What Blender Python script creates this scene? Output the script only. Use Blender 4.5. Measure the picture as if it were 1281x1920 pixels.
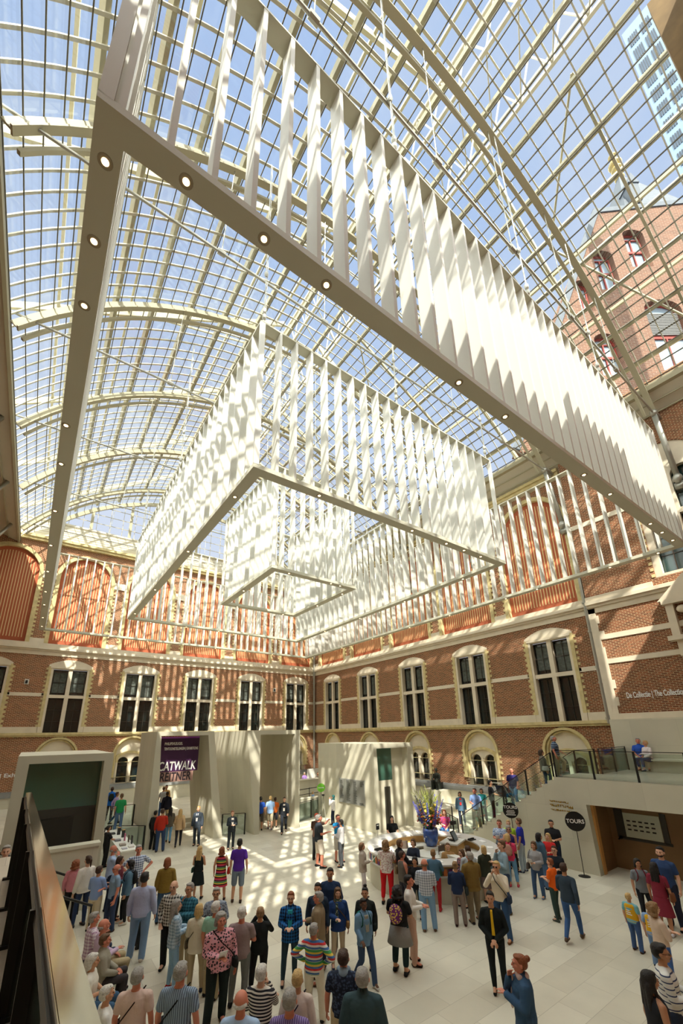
import bpy, bmesh, math, random
from mathutils import Vector, Matrix
random.seed(7)
for o in list(bpy.data.objects): bpy.data.objects.remove(o)
SC = bpy.context.scene
COL = SC.collection
D = bpy.data
rad = math.radians
sin, cos, pi = math.sin, math.cos, math.pi

# ------------------------------------------------------------------ camera, world, sun, exposure
EYE = 5.15
cam = D.cameras.new('camera'); camo = D.objects.new('camera', cam); COL.objects.link(camo)
right = Vector((0.81036048, -0.58566653, -0.01762415))
down = Vector((0.15966501, 0.24966199, -0.95507904))
fwd = Vector((0.56375791, 0.77114435, 0.29582667))
m3 = Matrix((right, -down, -fwd)).transposed()
camo.matrix_world = Matrix.Translation((0, 0, EYE)) @ m3.to_4x4()
cam.sensor_fit = 'VERTICAL'; cam.sensor_height = 24.0
cam.lens = 760.205 / 1920 * 24.0
cam.shift_x = (640.5 - 633.40) / 1920
cam.shift_y = (1140.19 - 960.0) / 1920
cam.clip_start = 0.05; cam.clip_end = 500
SC.camera = camo
SC.view_settings.view_transform = 'Standard'
SC.view_settings.look = 'None'
SC.view_settings.gamma = 1.0
SC.view_settings.use_curve_mapping = False
SC.view_settings.exposure = 0.0
try:
    SC.cycles.max_bounces = 7; SC.cycles.diffuse_bounces = 5; SC.cycles.glossy_bounces = 3
    SC.cycles.transmission_bounces = 3; SC.cycles.transparent_max_bounces = 10
    SC.cycles.caustics_reflective = False; SC.cycles.caustics_refractive = False
except Exception: pass

W = D.worlds.new('sky'); SC.world = W; W.use_nodes = True
wn = W.node_tree.nodes; wl = W.node_tree.links; wn.clear()
wo = wn.new('ShaderNodeOutputWorld'); wb = wn.new('ShaderNodeBackground')
tc = wn.new('ShaderNodeTexCoord'); sep = wn.new('ShaderNodeSeparateXYZ')
ramp = wn.new('ShaderNodeValToRGB'); noi = wn.new('ShaderNodeTexNoise'); mx = wn.new('ShaderNodeMixRGB')
cr2 = wn.new('ShaderNodeValToRGB')
wl.new(tc.outputs['Generated'], sep.inputs[0]); wl.new(sep.outputs['Z'], ramp.inputs[0])
ramp.color_ramp.elements[0].position = 0.0; ramp.color_ramp.elements[0].color = (0.86, 0.88, 0.92, 1)
ramp.color_ramp.elements[1].position = 0.9; ramp.color_ramp.elements[1].color = (0.46, 0.62, 0.92, 1)
noi.inputs['Scale'].default_value = 3.0; noi.inputs['Detail'].default_value = 5.0
wl.new(tc.outputs['Generated'], noi.inputs['Vector']); wl.new(noi.outputs['Fac'], cr2.inputs[0])
cr2.color_ramp.elements[0].position = 0.48; cr2.color_ramp.elements[0].color = (0, 0, 0, 1)
cr2.color_ramp.elements[1].position = 0.75; cr2.color_ramp.elements[1].color = (.5, .5, .5, 1)
wl.new(cr2.outputs[0], mx.inputs[0]); wl.new(ramp.outputs[0], mx.inputs[1]); mx.inputs[2].default_value = (0.9, 0.92, 0.95, 1)
wl.new(mx.outputs[0], wb.inputs[0]); wb.inputs[1].default_value = 0.98
wl.new(wb.outputs[0], wo.inputs[0])

sun = D.lights.new('sun', 'SUN'); sun.energy = 9.6; sun.angle = rad(0.5); sun.color = (1.0, 0.93, 0.80)
suno = D.objects.new('sun', sun); COL.objects.link(suno)
suno.rotation_euler = Vector((0.46, 0.72, -1.0)).to_track_quat('-Z', 'Y').to_euler()
suno.location = (-10, -20, 50)
fill = D.lights.new('fill_sun', 'SUN'); fill.energy = 10.5; fill.angle = rad(150); fill.color = (1.0, 1.0, 0.88)  # added fill: a very wide sun lamp brightening the hall beyond the visible sky
fillo = D.objects.new('fill_sun', fill); COL.objects.link(fillo)
fillo.rotation_euler = Vector((0.1, 0.15, -1.0)).to_track_quat('-Z', 'Y').to_euler(); fillo.location = (0, 0, 60)

# ------------------------------------------------------------------ materials
def nt(name):
    m = D.materials.new(name); m.use_nodes = True
    n = m.node_tree.nodes; l = m.node_tree.links
    return m, n, l, n['Principled BSDF']
def c4(c): return (c[0], c[1], c[2], 1.0)
def srgb(r, g, b):
    f = lambda v: (v/255/12.92) if v/255 <= .04045 else ((v/255+.055)/1.055)**2.4
    return (f(r), f(g), f(b))
_mc = {}
def mat(name, col, rough=0.6, metal=0.0, spec=0.4, emis=None, estr=0.0, bump=0.0, bscale=20.0, vary=0.0, vscale=3.0):
    if name in _mc: return _mc[name]
    m, n, l, b = nt(name)
    b.inputs['Base Color'].default_value = c4(col); b.inputs['Roughness'].default_value = rough
    b.inputs['Metallic'].default_value = metal
    b.inputs['Specular IOR Level'].default_value = spec
    if emis: b.inputs['Emission Color'].default_value = c4(emis); b.inputs['Emission Strength'].default_value = estr
    if vary or bump:
        t = n.new('ShaderNodeTexCoord')
    if vary:
        no = n.new('ShaderNodeTexNoise'); no.inputs['Scale'].default_value = vscale; no.inputs['Detail'].default_value = 4
        l.new(t.outputs['Object'], no.inputs['Vector'])
        r = n.new('ShaderNodeValToRGB'); l.new(no.outputs['Fac'], r.inputs[0])
        r.color_ramp.elements[0].position = .3; r.color_ramp.elements[1].position = .7
        r.color_ramp.elements[0].color = c4([x*(1-vary) for x in col]); r.color_ramp.elements[1].color = c4([min(1, x*(1+vary)) for x in col])
        l.new(r.outputs[0], b.inputs['Base Color'])
    if bump:
        no = n.new('ShaderNodeTexNoise'); no.inputs['Scale'].default_value = bscale
        l.new(t.outputs['Object'], no.inputs['Vector'])
        bu = n.new('ShaderNodeBump'); bu.inputs['Strength'].default_value = bump; bu.inputs['Distance'].default_value = 0.02
        l.new(no.outputs['Fac'], bu.inputs['Height']); l.new(bu.outputs[0], b.inputs['Normal'])
    _mc[name] = m
    return m
def brickmat(name, c1, c2, mortar, w, h, ms, rough=.85, offs=.5, spec=.3, bump=.25, tone=0.0):
    m, n, l, b = nt(name)
    t = n.new('ShaderNodeTexCoord'); br = n.new('ShaderNodeTexBrick')
    l.new(t.outputs['Object'], br.inputs['Vector'])
    br.inputs['Color1'].default_value = c4(c1); br.inputs['Color2'].default_value = c4(c2); br.inputs['Mortar'].default_value = c4(mortar)
    br.inputs['Scale'].default_value = 1.0; br.inputs['Mortar Size'].default_value = ms
    br.inputs['Brick Width'].default_value = w; br.inputs['Row Height'].default_value = h
    br.inputs['Bias'].default_value = 0.0; br.offset = offs; br.inputs['Mortar Smooth'].default_value = .1
    no = n.new('ShaderNodeTexNoise'); no.inputs['Scale'].default_value = 1.3; no.inputs['Detail'].default_value = 5
    l.new(t.outputs['Object'], no.inputs['Vector'])
    hs = n.new('ShaderNodeHueSaturation'); mr = n.new('ShaderNodeMapRange')
    mr.inputs['To Min'].default_value = .86 - tone; mr.inputs['To Max'].default_value = 1.14 + tone
    l.new(no.outputs['Fac'], mr.inputs['Value']); l.new(mr.outputs[0], hs.inputs['Value']); l.new(br.outputs['Color'], hs.inputs['Color'])
    l.new(hs.outputs[0], b.inputs['Base Color'])
    b.inputs['Roughness'].default_value = rough; b.inputs['Specular IOR Level'].default_value = spec
    if bump:
        bu = n.new('ShaderNodeBump'); bu.inputs['Strength'].default_value = bump; bu.inputs['Distance'].default_value = .01; bu.invert = True
        l.new(br.outputs['Fac'], bu.inputs['Height']); l.new(bu.outputs[0], b.inputs['Normal'])
    return m
def glassmat(name, tint=(.92, .97, .97), gloss=.08, rough=.02, fw=.8):
    m = D.materials.new(name); m.use_nodes = True
    n = m.node_tree.nodes; l = m.node_tree.links; n.clear()
    o = n.new('ShaderNodeOutputMaterial'); tr = n.new('ShaderNodeBsdfTransparent'); gl = n.new('ShaderNodeBsdfGlossy'); mi = n.new('ShaderNodeMixShader')
    fr = n.new('ShaderNodeFresnel'); fr.inputs[0].default_value = 1.45
    mm = n.new('ShaderNodeMath'); mm.operation = 'MULTIPLY_ADD'; mm.inputs[1].default_value = fw; mm.inputs[2].default_value = gloss
    l.new(fr.outputs[0], mm.inputs[0]); l.new(mm.outputs[0], mi.inputs[0])
    tr.inputs[0].default_value = c4(tint); gl.inputs['Roughness'].default_value = rough; gl.inputs[0].default_value = (.9, .95, .95, 1)
    l.new(tr.outputs[0], mi.inputs[1]); l.new(gl.outputs[0], mi.inputs[2]); l.new(mi.outputs[0], o.inputs[0])
    return m
def stonemat(name, col, bw=1.2, bh=.6, line=.004, vary=.06, rough=.55):
    dark = [x*.78 for x in col]
    a = [x*(1-vary) for x in col]; c = [min(1, x*(1+vary)) for x in col]
    return brickmat(name, a, c, dark, bw, bh, line, rough=rough, bump=0.05, tone=-.06)
M = {}
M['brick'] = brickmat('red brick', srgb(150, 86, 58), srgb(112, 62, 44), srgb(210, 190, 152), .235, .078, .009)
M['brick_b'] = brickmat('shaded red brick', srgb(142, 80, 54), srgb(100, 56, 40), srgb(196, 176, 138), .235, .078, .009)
M['stone'] = mat('cream limestone', srgb(222, 212, 190), .75, vary=.07, vscale=1.5)
M['ystone'] = mat('yellow sandstone', srgb(206, 190, 140), .8, vary=.14, vscale=4)
M['plinth'] = mat('grey plinth stone', srgb(140, 142, 140), .6, vary=.08)
M['portal'] = stonemat('pale portal limestone', srgb(208, 204, 184), 1.5, .9)
M['portal_d'] = stonemat('landing limestone', srgb(202, 198, 178), 1.8, 1.1)
M['floor'] = brickmat('limestone floor tiles', srgb(218, 213, 195), srgb(199, 193, 174), srgb(162, 156, 140), 1.08, .62, .0035, rough=.32, spec=.5, bump=.02, offs=.37)
M['landing_floor'] = brickmat('landing floor tiles', srgb(200, 191, 174), srgb(186, 176, 158), srgb(150, 142, 128), 1.2, .8, .0035, rough=.35, spec=.5, bump=.02)
M['terra'] = mat('terracotta panel', srgb(176, 96, 64), .8, vary=.05)
M['stripe'] = mat('cream stripe', srgb(228, 206, 150), .7)
M['white'] = mat('white lacquer', srgb(216, 216, 208), .45, spec=.3)
M['beam'] = mat('chandelier white', srgb(198, 197, 178), .4, spec=.4)
M['steel'] = mat('cream painted steel', srgb(172, 166, 140), .55)
M['slat'] = mat('pale sun slat', srgb(205, 200, 182), .6)
M['rod'] = mat('dark glazing rod', srgb(92, 88, 74), .5)
M['silver'] = mat('silver painted iron', srgb(170, 170, 160), .35, metal=.5)
M['darkmetal'] = mat('dark metal', srgb(48, 48, 46), .4, metal=.6)
M['bronze'] = mat('brushed bronze', srgb(146, 141, 128), .1, metal=1.0)
M['sash'] = mat('dark window sash', srgb(62, 52, 42), .5)
M['curtain'] = mat('grey curtain', srgb(92, 98, 92), .8, vary=.3, vscale=6)
M['winglass'] = mat('dark window glass', srgb(26, 36, 36), .06, spec=1.0)
M['grnglass'] = mat('green frosted glass', srgb(62, 96, 82), .12, spec=.9)
M['black'] = mat('matt black', srgb(22, 22, 22), .5)
M['darkdoor'] = mat('dark grey door', srgb(62, 60, 54), .5)
M['glass'] = glassmat('clear balustrade glass', (.86, .93, .91), .05)
M['roofglass'] = glassmat('roof glass', (.95, .97, .98), .01, .03, .12)
M['lamp'] = mat('lit lamp', (1, .85, .6), .5, emis=(1, .72, .38), estr=5)
M['ring'] = mat('lamp ring', srgb(150, 140, 118), .4)
M['oak'] = mat('light oak', srgb(200, 160, 100), .5, vary=.1)
M['gold'] = mat('gold letters', srgb(200, 160, 60), .3, metal=.8)
M['letter'] = mat('white letters', (.85, .85, .83), .5)
M['walnut'] = mat('brown timber wall', srgb(128, 100, 66), .55, vary=.1, vscale=1)
M['slate'] = mat('slate roof', srgb(92, 100, 108), .7, vary=.1)
M['redframe'] = mat('red window frame', srgb(150, 60, 50), .6)

# ------------------------------------------------------------------ mesh helpers
def bx(bm, x0, x1, y0, y1, z0, z1):
    v = [bm.verts.new(p) for p in ((x0,y0,z0),(x1,y0,z0),(x1,y1,z0),(x0,y1,z0),(x0,y0,z1),(x1,y0,z1),(x1,y1,z1),(x0,y1,z1))]
    for f in ((0,3,2,1),(4,5,6,7),(0,1,5,4),(1,2,6,5),(2,3,7,6),(3,0,4,7)): bm.faces.new([v[i] for i in f])
def hexa(bm, b, t):
    v = [bm.verts.new(p) for p in list(b)+list(t)]
    n = len(b)
    bm.faces.new(v[:n][::-1]); bm.faces.new(v[n:])
    for i in range(n): bm.faces.new([v[i], v[(i+1)%n], v[n+(i+1)%n], v[n+i]])
def bar(bm, p, q, w, h, up=Vector((0,0,1))):
    p = Vector(p); q = Vector(q); d = (q-p)
    if d.length < 1e-6: return
    d.normalize()
    s = d.cross(up)
    if s.length < 1e-4: s = d.cross(Vector((0,1,0)))
    s.normalize(); u = s.cross(d)
    s *= w/2; u *= h/2
    hexa(bm, [p-s-u, p+s-u, p+s+u, p-s+u], [q-s-u, q+s-u, q+s+u, q-s+u])
def rod(bm, p, q, r0, r1=None, n=8):
    r1 = r0 if r1 is None else r1
    p = Vector(p); q = Vector(q); d = q-p
    if d.length < 1e-6: return
    d.normalize(); s = d.cross(Vector((0,0,1)))
    if s.length < 1e-3: s = Vector((1,0,0))
    s.normalize(); u = s.cross(d)
    a = [p+(s*cos(2*pi*i/n)+u*sin(2*pi*i/n))*r0 for i in range(n)]
    b = [q+(s*cos(2*pi*i/n)+u*sin(2*pi*i/n))*r1 for i in range(n)]
    va = [bm.verts.new(x) for x in a]; vb = [bm.verts.new(x) for x in b]
    for i in range(n): bm.faces.new([va[i], vb[i], vb[(i+1)%n], va[(i+1)%n]])
    bm.faces.new(va); bm.faces.new(vb[::-1])
def path(bm, pts, r, n=6):
    for a, b in zip(pts[:-1], pts[1:]): rod(bm, a, b, r, n=n)
def lathe(bm, prof, cx=0, cy=0, n=20, z0=0):
    rings = []
    for r, z in prof: rings.append([bm.verts.new((cx+r*cos(2*pi*i/n), cy+r*sin(2*pi*i/n), z0+z)) for i in range(n)])
    for a, b in zip(rings[:-1], rings[1:]):
        for i in range(n): bm.faces.new([a[i], a[(i+1)%n], b[(i+1)%n], b[i]])
    bm.faces.new(rings[0][::-1]); bm.faces.new(rings[-1])
def ball(bm, c, rx, ry=None, rz=None, u=12, v=8, rot=None):
    ry = rx if ry is None else ry; rz = rx if rz is None else rz
    mt = Matrix.Translation(c)
    if rot is not None: mt = mt @ rot
    mt = mt @ Matrix.Diagonal((rx, ry, rz, 1))
    bmesh.ops.create_uvsphere(bm, u_segments=u, v_segments=v, radius=1, matrix=mt)
def obj(name, bm, m=None, parent=None, smooth=False, loc=None):
    me = D.meshes.new(name)
    if isinstance(bm, bpy.types.Mesh): me = bm
    else:
        bmesh.ops.recalc_face_normals(bm, faces=bm.faces[:]); bm.to_mesh(me); bm.free()
    if m is not None:
        me.materials.clear(); me.materials.append(m)
    if smooth:
        for p in me.polygons: p.use_smooth = True
    o = D.objects.new(name, me); COL.objects.link(o)
    if parent is not None: o.parent = parent
    if loc is not None: o.location = loc
    return o
def struct(name, bm, m, smooth=False):
    o = obj(name, bm, m, smooth=smooth); o['kind'] = 'structure'; return o
def tag(o, label, cat, group=None, kind=None):
    o['label'] = label; o['category'] = cat
    if group: o['group'] = group
    if kind: o['kind'] = kind
    return o
def empty(name, loc=(0,0,0), rz=0):
    o = D.objects.new(name, None); COL.objects.link(o); o.location = loc; o.rotation_euler = (0,0,rz); o.empty_display_size = .2
    return o
def BM(): return bmesh.new()
def dup(root, loc=None, rz=None):
    r = root.copy(); COL.objects.link(r)
    if loc is not None: r.location = loc
    if rz is not None: r.rotation_euler = (0,0,rz)
    for ch in list(root.children):
        c = ch.copy(); COL.objects.link(c); c.parent = r
        for g in list(ch.children):
            d = g.copy(); COL.objects.link(d); d.parent = c
    return r
def curve_mesh(name, splines, depth=0.0, bevel=0.0):
    cu = D.curves.new(name, 'CURVE'); cu.dimensions = '2D'; cu.fill_mode = 'BOTH'; cu.extrude = depth/2
    for pts in splines:
        s = cu.splines.new('POLY'); s.points.add(len(pts)-1)
        for i, p in enumerate(pts): s.points[i].co = (p[0], p[1], 0, 1)
        s.use_cyclic_u = True
    to = D.objects.new(name, cu); COL.objects.link(to)
    me = D.meshes.new_from_object(to.evaluated_get(bpy.context.evaluated_depsgraph_get()))
    D.objects.remove(to); D.curves.remove(cu)
    return me
def text_mesh(s, size=1.0, depth=0.01, align='LEFT', shear=0, width=1.0):
    cu = D.curves.new('t', 'FONT'); cu.body = s; cu.offset = size*.018; cu.size = size; cu.extrude = depth; cu.align_x = align; cu.shear = shear
    to = D.objects.new('t', cu); COL.objects.link(to)
    me = D.meshes.new_from_object(to.evaluated_get(bpy.context.evaluated_depsgraph_get()))
    D.objects.remove(to); D.curves.remove(cu)
    if width != 1.0:
        for v in me.vertices: v.co.x *= width
    return me
def add_mesh(bm, me, mtx=None):
    t = bmesh.new(); t.from_mesh(me)
    if mtx is not None: t.transform(mtx)
    m2 = D.meshes.new('tmp'); t.to_mesh(m2); t.free(); bm.from_mesh(m2); D.meshes.remove(m2)
# ------------------------------------------------------------------ building shell
XB, YA = 23.6, 36.75
def frame(k):
    if k == 'A': c = ((1,0,0),(0,0,1),(0,-1,0)); p = (0,YA,0)
    elif k == 'B': c = ((0,-1,0),(0,0,1),(-1,0,0)); p = (XB,0,0)
    elif k == 'R': c = ((0,-1,0),(0,0,1),(-1,0,0)); p = (23.2,0,0)
    elif k == 'C': c = ((0,1,0),(0,0,1),(1,0,0)); p = (-5.2,0,0)
    else: c = ((-1,0,0),(0,0,1),(0,1,0)); p = (0,-1.2,0)
    return Matrix.Translation(p) @ Matrix(c).transposed().to_4x4()
FR = {k: frame(k) for k in 'ABRCD'}
def place(o, k, u=0, v=0, w=0):
    o.matrix_world = FR[k] @ Matrix.Translation((u, v, w)); return o
def rect(x0, x1, y0, y1): return [(x0,y0),(x1,y0),(x1,y1),(x0,y1)]
def arch(cx, hw, y0, ys, n=20, rise=None):
    rise = hw if rise is None else rise
    return [(cx-hw,y0),(cx+hw,y0)] + [(cx+hw*cos(pi*i/n), ys+rise*sin(pi*i/n)) for i in range(n+1)]
def segarch(cx, hw, y0, ys, rise, n=12):
    return [(cx-hw,y0),(cx+hw,y0)] + [(cx+hw*(1-2*i/n), ys+rise*(1-(1-2*i/n)**2)) for i in range(n+1)]
def plate(name, splines, depth, m, k, u=0, v=0, w=0, parent=None):
    me = curve_mesh(name, splines, depth)
    for vv in me.vertices: vv.co.z += w
    o = obj(name, me, m, parent)
    if parent is None: place(o, k, u, v, 0); o['kind'] = 'structure'
    else: o.location = (u, v, 0)
    return o
def wbox(name, boxes, m, k, parent=None, u=0, v=0):
    bm = BM()
    for b in boxes: bx(bm, *b)
    o = obj(name, bm, m, parent)
    if parent is None: place(o, k, u, v); o['kind'] = 'structure'
    else: o.location = (u, v, 0)
    return o
wn_ = [0]; tr_ = [0]
def wname(): wn_[0] += 1; return 'window_%d' % wn_[0]
def tname(): tr_[0] += 1; return 'trim_%d' % tr_[0]
UA = [-3.21 + 4.91*k for k in range(6)]
UB = [-(33.47 - 5.48*k) for k in range(5)]
random.seed(3)
def teeth(hw, y0, y1, cx=0, step=.312, wd=.14, dep=.03):
    out = []; y = y0
    while y < y1:
        for s in (-1, 1):
            a, b = (hw, hw+wd)
            out.append((cx+(a if s > 0 else -b), cx+(b if s > 0 else -a), y, min(y+step/2, y1), -.05, dep))
        y += step
    return out
def cross_window(k, u, gh=1.08):
    fh = gh+.32
    root = plate(wname(), [segarch(0, fh, 5.5, 10.42, .42), rect(-gh, gh, 5.53, 10.12)], .34, M['stone'], k, u, 0, -.12)
    wbox('mullion', [(-.13,.13,5.53,10.12,-.24,-.02), (-gh,gh,8.02,8.24,-.22,0.0)], M['stone'], k, root)
    q = wbox('quoin', [(-fh-.02,-gh-.14,5.98,10.3,0,.07),(gh+.14,fh+.02,5.98,10.3,0,.07)]+teeth(fh, 5.98, 10.3), M['ystone'], k, root)
    bars = []
    for s in (-1, 1):
        c = s*(gh/2+.06)
        for a, b in ((5.55, 8.0), (8.26, 10.1)):
            bars += [(c-.5,c-.44,a,b,-.33,-.28),(c+.44,c+.5,a,b,-.33,-.28),(c-.5,c+.5,a,a+.06,-.33,-.28),(c-.5,c+.5,b-.06,b,-.33,-.28)]
            bars += [(c-.012,c+.012,a,b,-.32,-.29)]
            n = 3 if b < 9 else 2
            for j in range(1, n): bars.append((c-.5,c+.5,a+(b-a)*j/n-.012,a+(b-a)*j/n+.012,-.32,-.29))
    wbox('sash', bars, M['sash'], k, root)
    wbox('pane', [(-gh,gh,5.53,10.12,-.37,-.35)], M['winglass'], k, root)
    wbox('curtain', [(s*.58-.4, s*.58+.4, 8.3+random.random()*.3, 9.9, -.345, -.34) for s in (-1,1)], M['curtain'], k, root)
    wbox('lintel_moulding', [(-gh-.2,gh+.2,10.18,10.32,0.0,.1)], M['stone'], k, root)
def low_window(k, u):
    hw = 1.2; ys = 3.95
    root = plate(wname(), [arch(0, hw, 1.8, ys), arch(-.5, .37, 1.88, 3.35), arch(.5, .37, 1.88, 3.35)], .2, M['stone'], k, u, 0, -.3)
    plate('archivolt', [arch(0, hw+.12, 2.3, ys), arch(0, hw-.02, 2.29, ys)], .3, M['ystone'], k, 0, 0, -.06, root)
    plate('inner_moulding', [arch(0, hw-.05, 2.3, ys), arch(0, hw-.14, 2.29, ys)], .2, M['ystone'], k, 0, 0, -.14, root)
    plate('relief_arch', [segarch(0, 1.02, 3.35, 3.85, .32), segarch(0, .86, 3.34, 3.72, .28)], .12, M['ystone'], k, 0, 0, -.16, root)
    wbox('quoin', teeth(hw+.12, 2.3, 4.0), M['ystone'], k, root)
    wbox('column', [(-.09,.09,1.88,3.5,-.24,-.12),(-.98,-.86,1.88,3.5,-.24,-.14),(.86,.98,1.88,3.5,-.24,-.14)], M['stone'], k, root)
    wbox('pane', [(-.95,.95,1.85,3.8,-.47,-.45)], M['winglass'], k, root)
    fr = plate('sash', [arch(-.5,.37,1.88,3.35), arch(-.5,.31,1.94,3.35)], .05, M['sash'], k, 0, 0, -.42, root)
    plate('sash', [arch(.5,.37,1.88,3.35), arch(.5,.31,1.94,3.35)], .05, M['sash'], k, 0, 0, -.42, root)
    wbox('transom', [(-.85,-.15,3.05,3.11,-.44,-.39),(.15,.85,3.05,3.11,-.44,-.39)], M['sash'], k, root)
def panel(k, u, hw):
    ys = 19.16-hw
    root = plate(tname(), [arch(0, hw, 11.95, ys)], .06, M['terra'], k, u, 0, -.22)
    plate('archivolt', [arch(0, hw+.26, 11.95, ys), arch(0, hw, 11.94, ys)], .34, M['ystone'], k, 0, 0, -.08, root)
    wbox('quoin', teeth(hw+.26, 12.2, 17.0), M['ystone'], k, root)
    st = []; n = int(hw*2/.175); 
    for i in range(n):
        x = -hw + (i+.5)*hw*2/n
        if abs(x) > hw-.1: continue
        top = ys + math.sqrt(max(0, (hw-.18)**2 - x*x)) if abs(x) < hw-.18 else ys
        st.append((x-.022, x+.022, 12.3, top-.1, -.2, -.175))
    wbox('stripe', st, M['stripe'], k, root)
def wallplate(name, k, u0, u1, us, hw, m, extra=[]):
    sp = [rect(u0, u1, 1.79, 19.9)]
    for u in us:
        sp += [arch(u, 1.2+.1, 1.80, 3.95), segarch(u, 1.38, 5.52, 10.42, .42), arch(u, hw+.24, 11.96, 19.16-hw)]
    return plate(name, sp+extra, .5, m, k, 0, 0, -.25)
wallplate('wall_far_left', 'A', -5.3, 23.6, UA, 1.76, M['brick'])
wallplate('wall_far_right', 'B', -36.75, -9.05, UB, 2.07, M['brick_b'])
for u in UA: cross_window('A', u); low_window('A', u); panel('A', u, 1.76)
for u in UB: cross_window('B', u); low_window('B', u); panel('B', u, 2.07)
def bands(k, u0, u1, us, fh, ph):
    e = [u0] + sum([[u-fh, u+fh] for u in sorted(us)], []) + [u1]
    seg = [(e[i], e[i+1]) for i in range(0, len(e), 2) if e[i+1] > e[i]]
    wbox(tname(), [(a,b,8.1,8.34,-.02,.03) for a,b in seg], M['stone'], k)
    wbox(tname(), [(a,b,5.56,5.98,-.02,.04) for a,b in seg], M['stone'], k)
    wbox(tname(), [(u0,u1,5.3,5.42,0,.12),(u0,u1,5.42,5.58,0,.2)], M['ystone'], k)
    wbox(tname(), [(u0,u1,11.08,11.38,0,.05),(u0,u1,11.38,11.5,0,.14),(u0,u1,11.5,11.68,0,.26),(u0,u1,11.68,11.96,0,.12)], M['stone'], k)
    wbox(tname(), [(u0,u1,19.9,20.1,-.3,.3),(u0,u1,20.1,20.3,-.3,.42)], M['ystone'], k)
    wbox(tname(), [(u0,u1,1.45,1.72,-.5,.22),(u0,u1,1.72,1.82,-.5,.14)], M['plinth'], k)
    wbox(tname(), [(u0,u1,-.02,1.45,-.5,.16)], M['portal_d'], k)
    e = [u0] + sum([[u-ph, u+ph] for u in sorted(us)], []) + [u1]
    wbox(tname(), [(e[i],e[i+1],17.0,17.55,0,.1) for i in range(0,len(e),2) if e[i+1]>e[i]]+[(e[i],e[i+1],11.96,12.3,0,.08) for i in range(0,len(e),2) if e[i+1]>e[i]], M['stone'], k)
bands('A', -5.2, 23.6, UA, 1.42, 2.02)
bands('B', -36.75, -9.1, UB, 1.42, 2.33)
# right bay beside the landing, stepping forward of the long wall
sp = [rect(-8.95, 1.2, 5.8, 22.5), arch(-4.3, 1.42, 12.05, 17.4)]
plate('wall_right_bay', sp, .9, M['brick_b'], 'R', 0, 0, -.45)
wbox(tname(), [(-8.95,1.2,9.55,9.8,0,.04),(-8.95,1.2,8.3,8.54,0,.04),(-8.95,1.2,5.55,5.85,0,.06),(-8.95,-5.95,15.95,16.2,0,.04)], M['stone'], 'R')
wbox(tname(), [(-8.95,1.2,11.0,11.3,0,.05),(-8.95,1.2,11.3,11.45,0,.14),(-8.95,1.2,11.45,11.62,0,.26),(-8.95,-5.9,11.62,11.9,0,.12)], M['stone'], 'R')
q = []
random.seed(5); z = 5.8
while z < 11:
    q.append((-8.97, -8.62+random.choice((0,.22,.1)), z, z+.42, -.02, .05)); z += .42
wbox(tname(), q, M['stone'], 'R')
wbox(tname(), [(-8.95,1.2,-.02,5.58,-.4,.22)], M['portal_d'], 'R')
root = plate(wname(), [arch(0,1.42,12.05,17.4), rect(-1.12,-.1,12.2,14.9), rect(.1,1.12,12.2,14.9), arch(-.6,.45,15.15,16.9), arch(.6,.45,15.15,16.9)], .25, M['stone'], 'R', -4.3, 0, -.2)
wbox('pane', [(-1.3,1.3,12.1,18,-.42,-.4)], mat('teal window glass', srgb(40,66,64), .08, spec=.9), 'R', root)
wbox('sash', [(s*.6-.02,s*.6+.02,12.2,17.2,-.38,-.35) for s in (-1,1)]+[(-1.1,1.1,z,z+.03,-.38,-.35) for z in (13.1,14.0,16,16.6)], M['sash'], 'R', root)
wbox('quoin', teeth(1.42,12.1,17.4), M['ystone'], 'R', root)
# aedicule with a little carved figure, far right
root = wbox(tname(), [(-5.75,-3.6,8.9,9.1,0,.5),(-5.6,-5.3,9.1,10.6,0,.3),(-3.9,-3.6,9.1,10.6,0,.3),(-5.7,-3.6,10.6,10.8,0,.4),(-5.5,-3.8,8.2,8.9,0,.3),(-5.2,-4.1,7.7,8.2,0,.2)], M['stone'], 'R')
plate('pediment', [[(-5.85,10.8),(-3.5,10.8),(-4.67,11.9)]], .3, M['stone'], 'R', 0, 0, .15, root)
bm = BM()
for i in range(7): ball(bm, (-4.7+random.uniform(-.35,.35), 9.4+i*.15, .22), .2, .18, .12)
obj('carving', bm, M['stone'], root, smooth=True)
# plain walls beside and behind the camera
plate('wall_left', [rect(-1.2, 36.75, 0, 20.2)], .4, M['brick'], 'C', 0, 0, -.2)
wbox(tname(), [(-1.2,36.75,19.9,20.3,-.3,.3)], M['ystone'], 'C')
plate('wall_near', [rect(-23.6, 5.2, 0, 20.2)], .4, M['brick'], 'D', 0, 0, -.2)
# pier and terracotta arch of the near wall at the right edge of the view
bm = BM(); bx(bm, 8.45, 8.75, -1.2, -.42, 11.5, 20.4); bx(bm, 8.6, 8.95, -1.2, -.5, 11.5, 20.4)
struct(tname(), bm, mat('brown stone', srgb(120,98,62), .8, vary=.2))
bm = BM(); bx(bm, 8.95, 12.5, -1.2, -.6, 11.5, 20.4); struct(tname(), bm, M['terra'])
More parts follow.
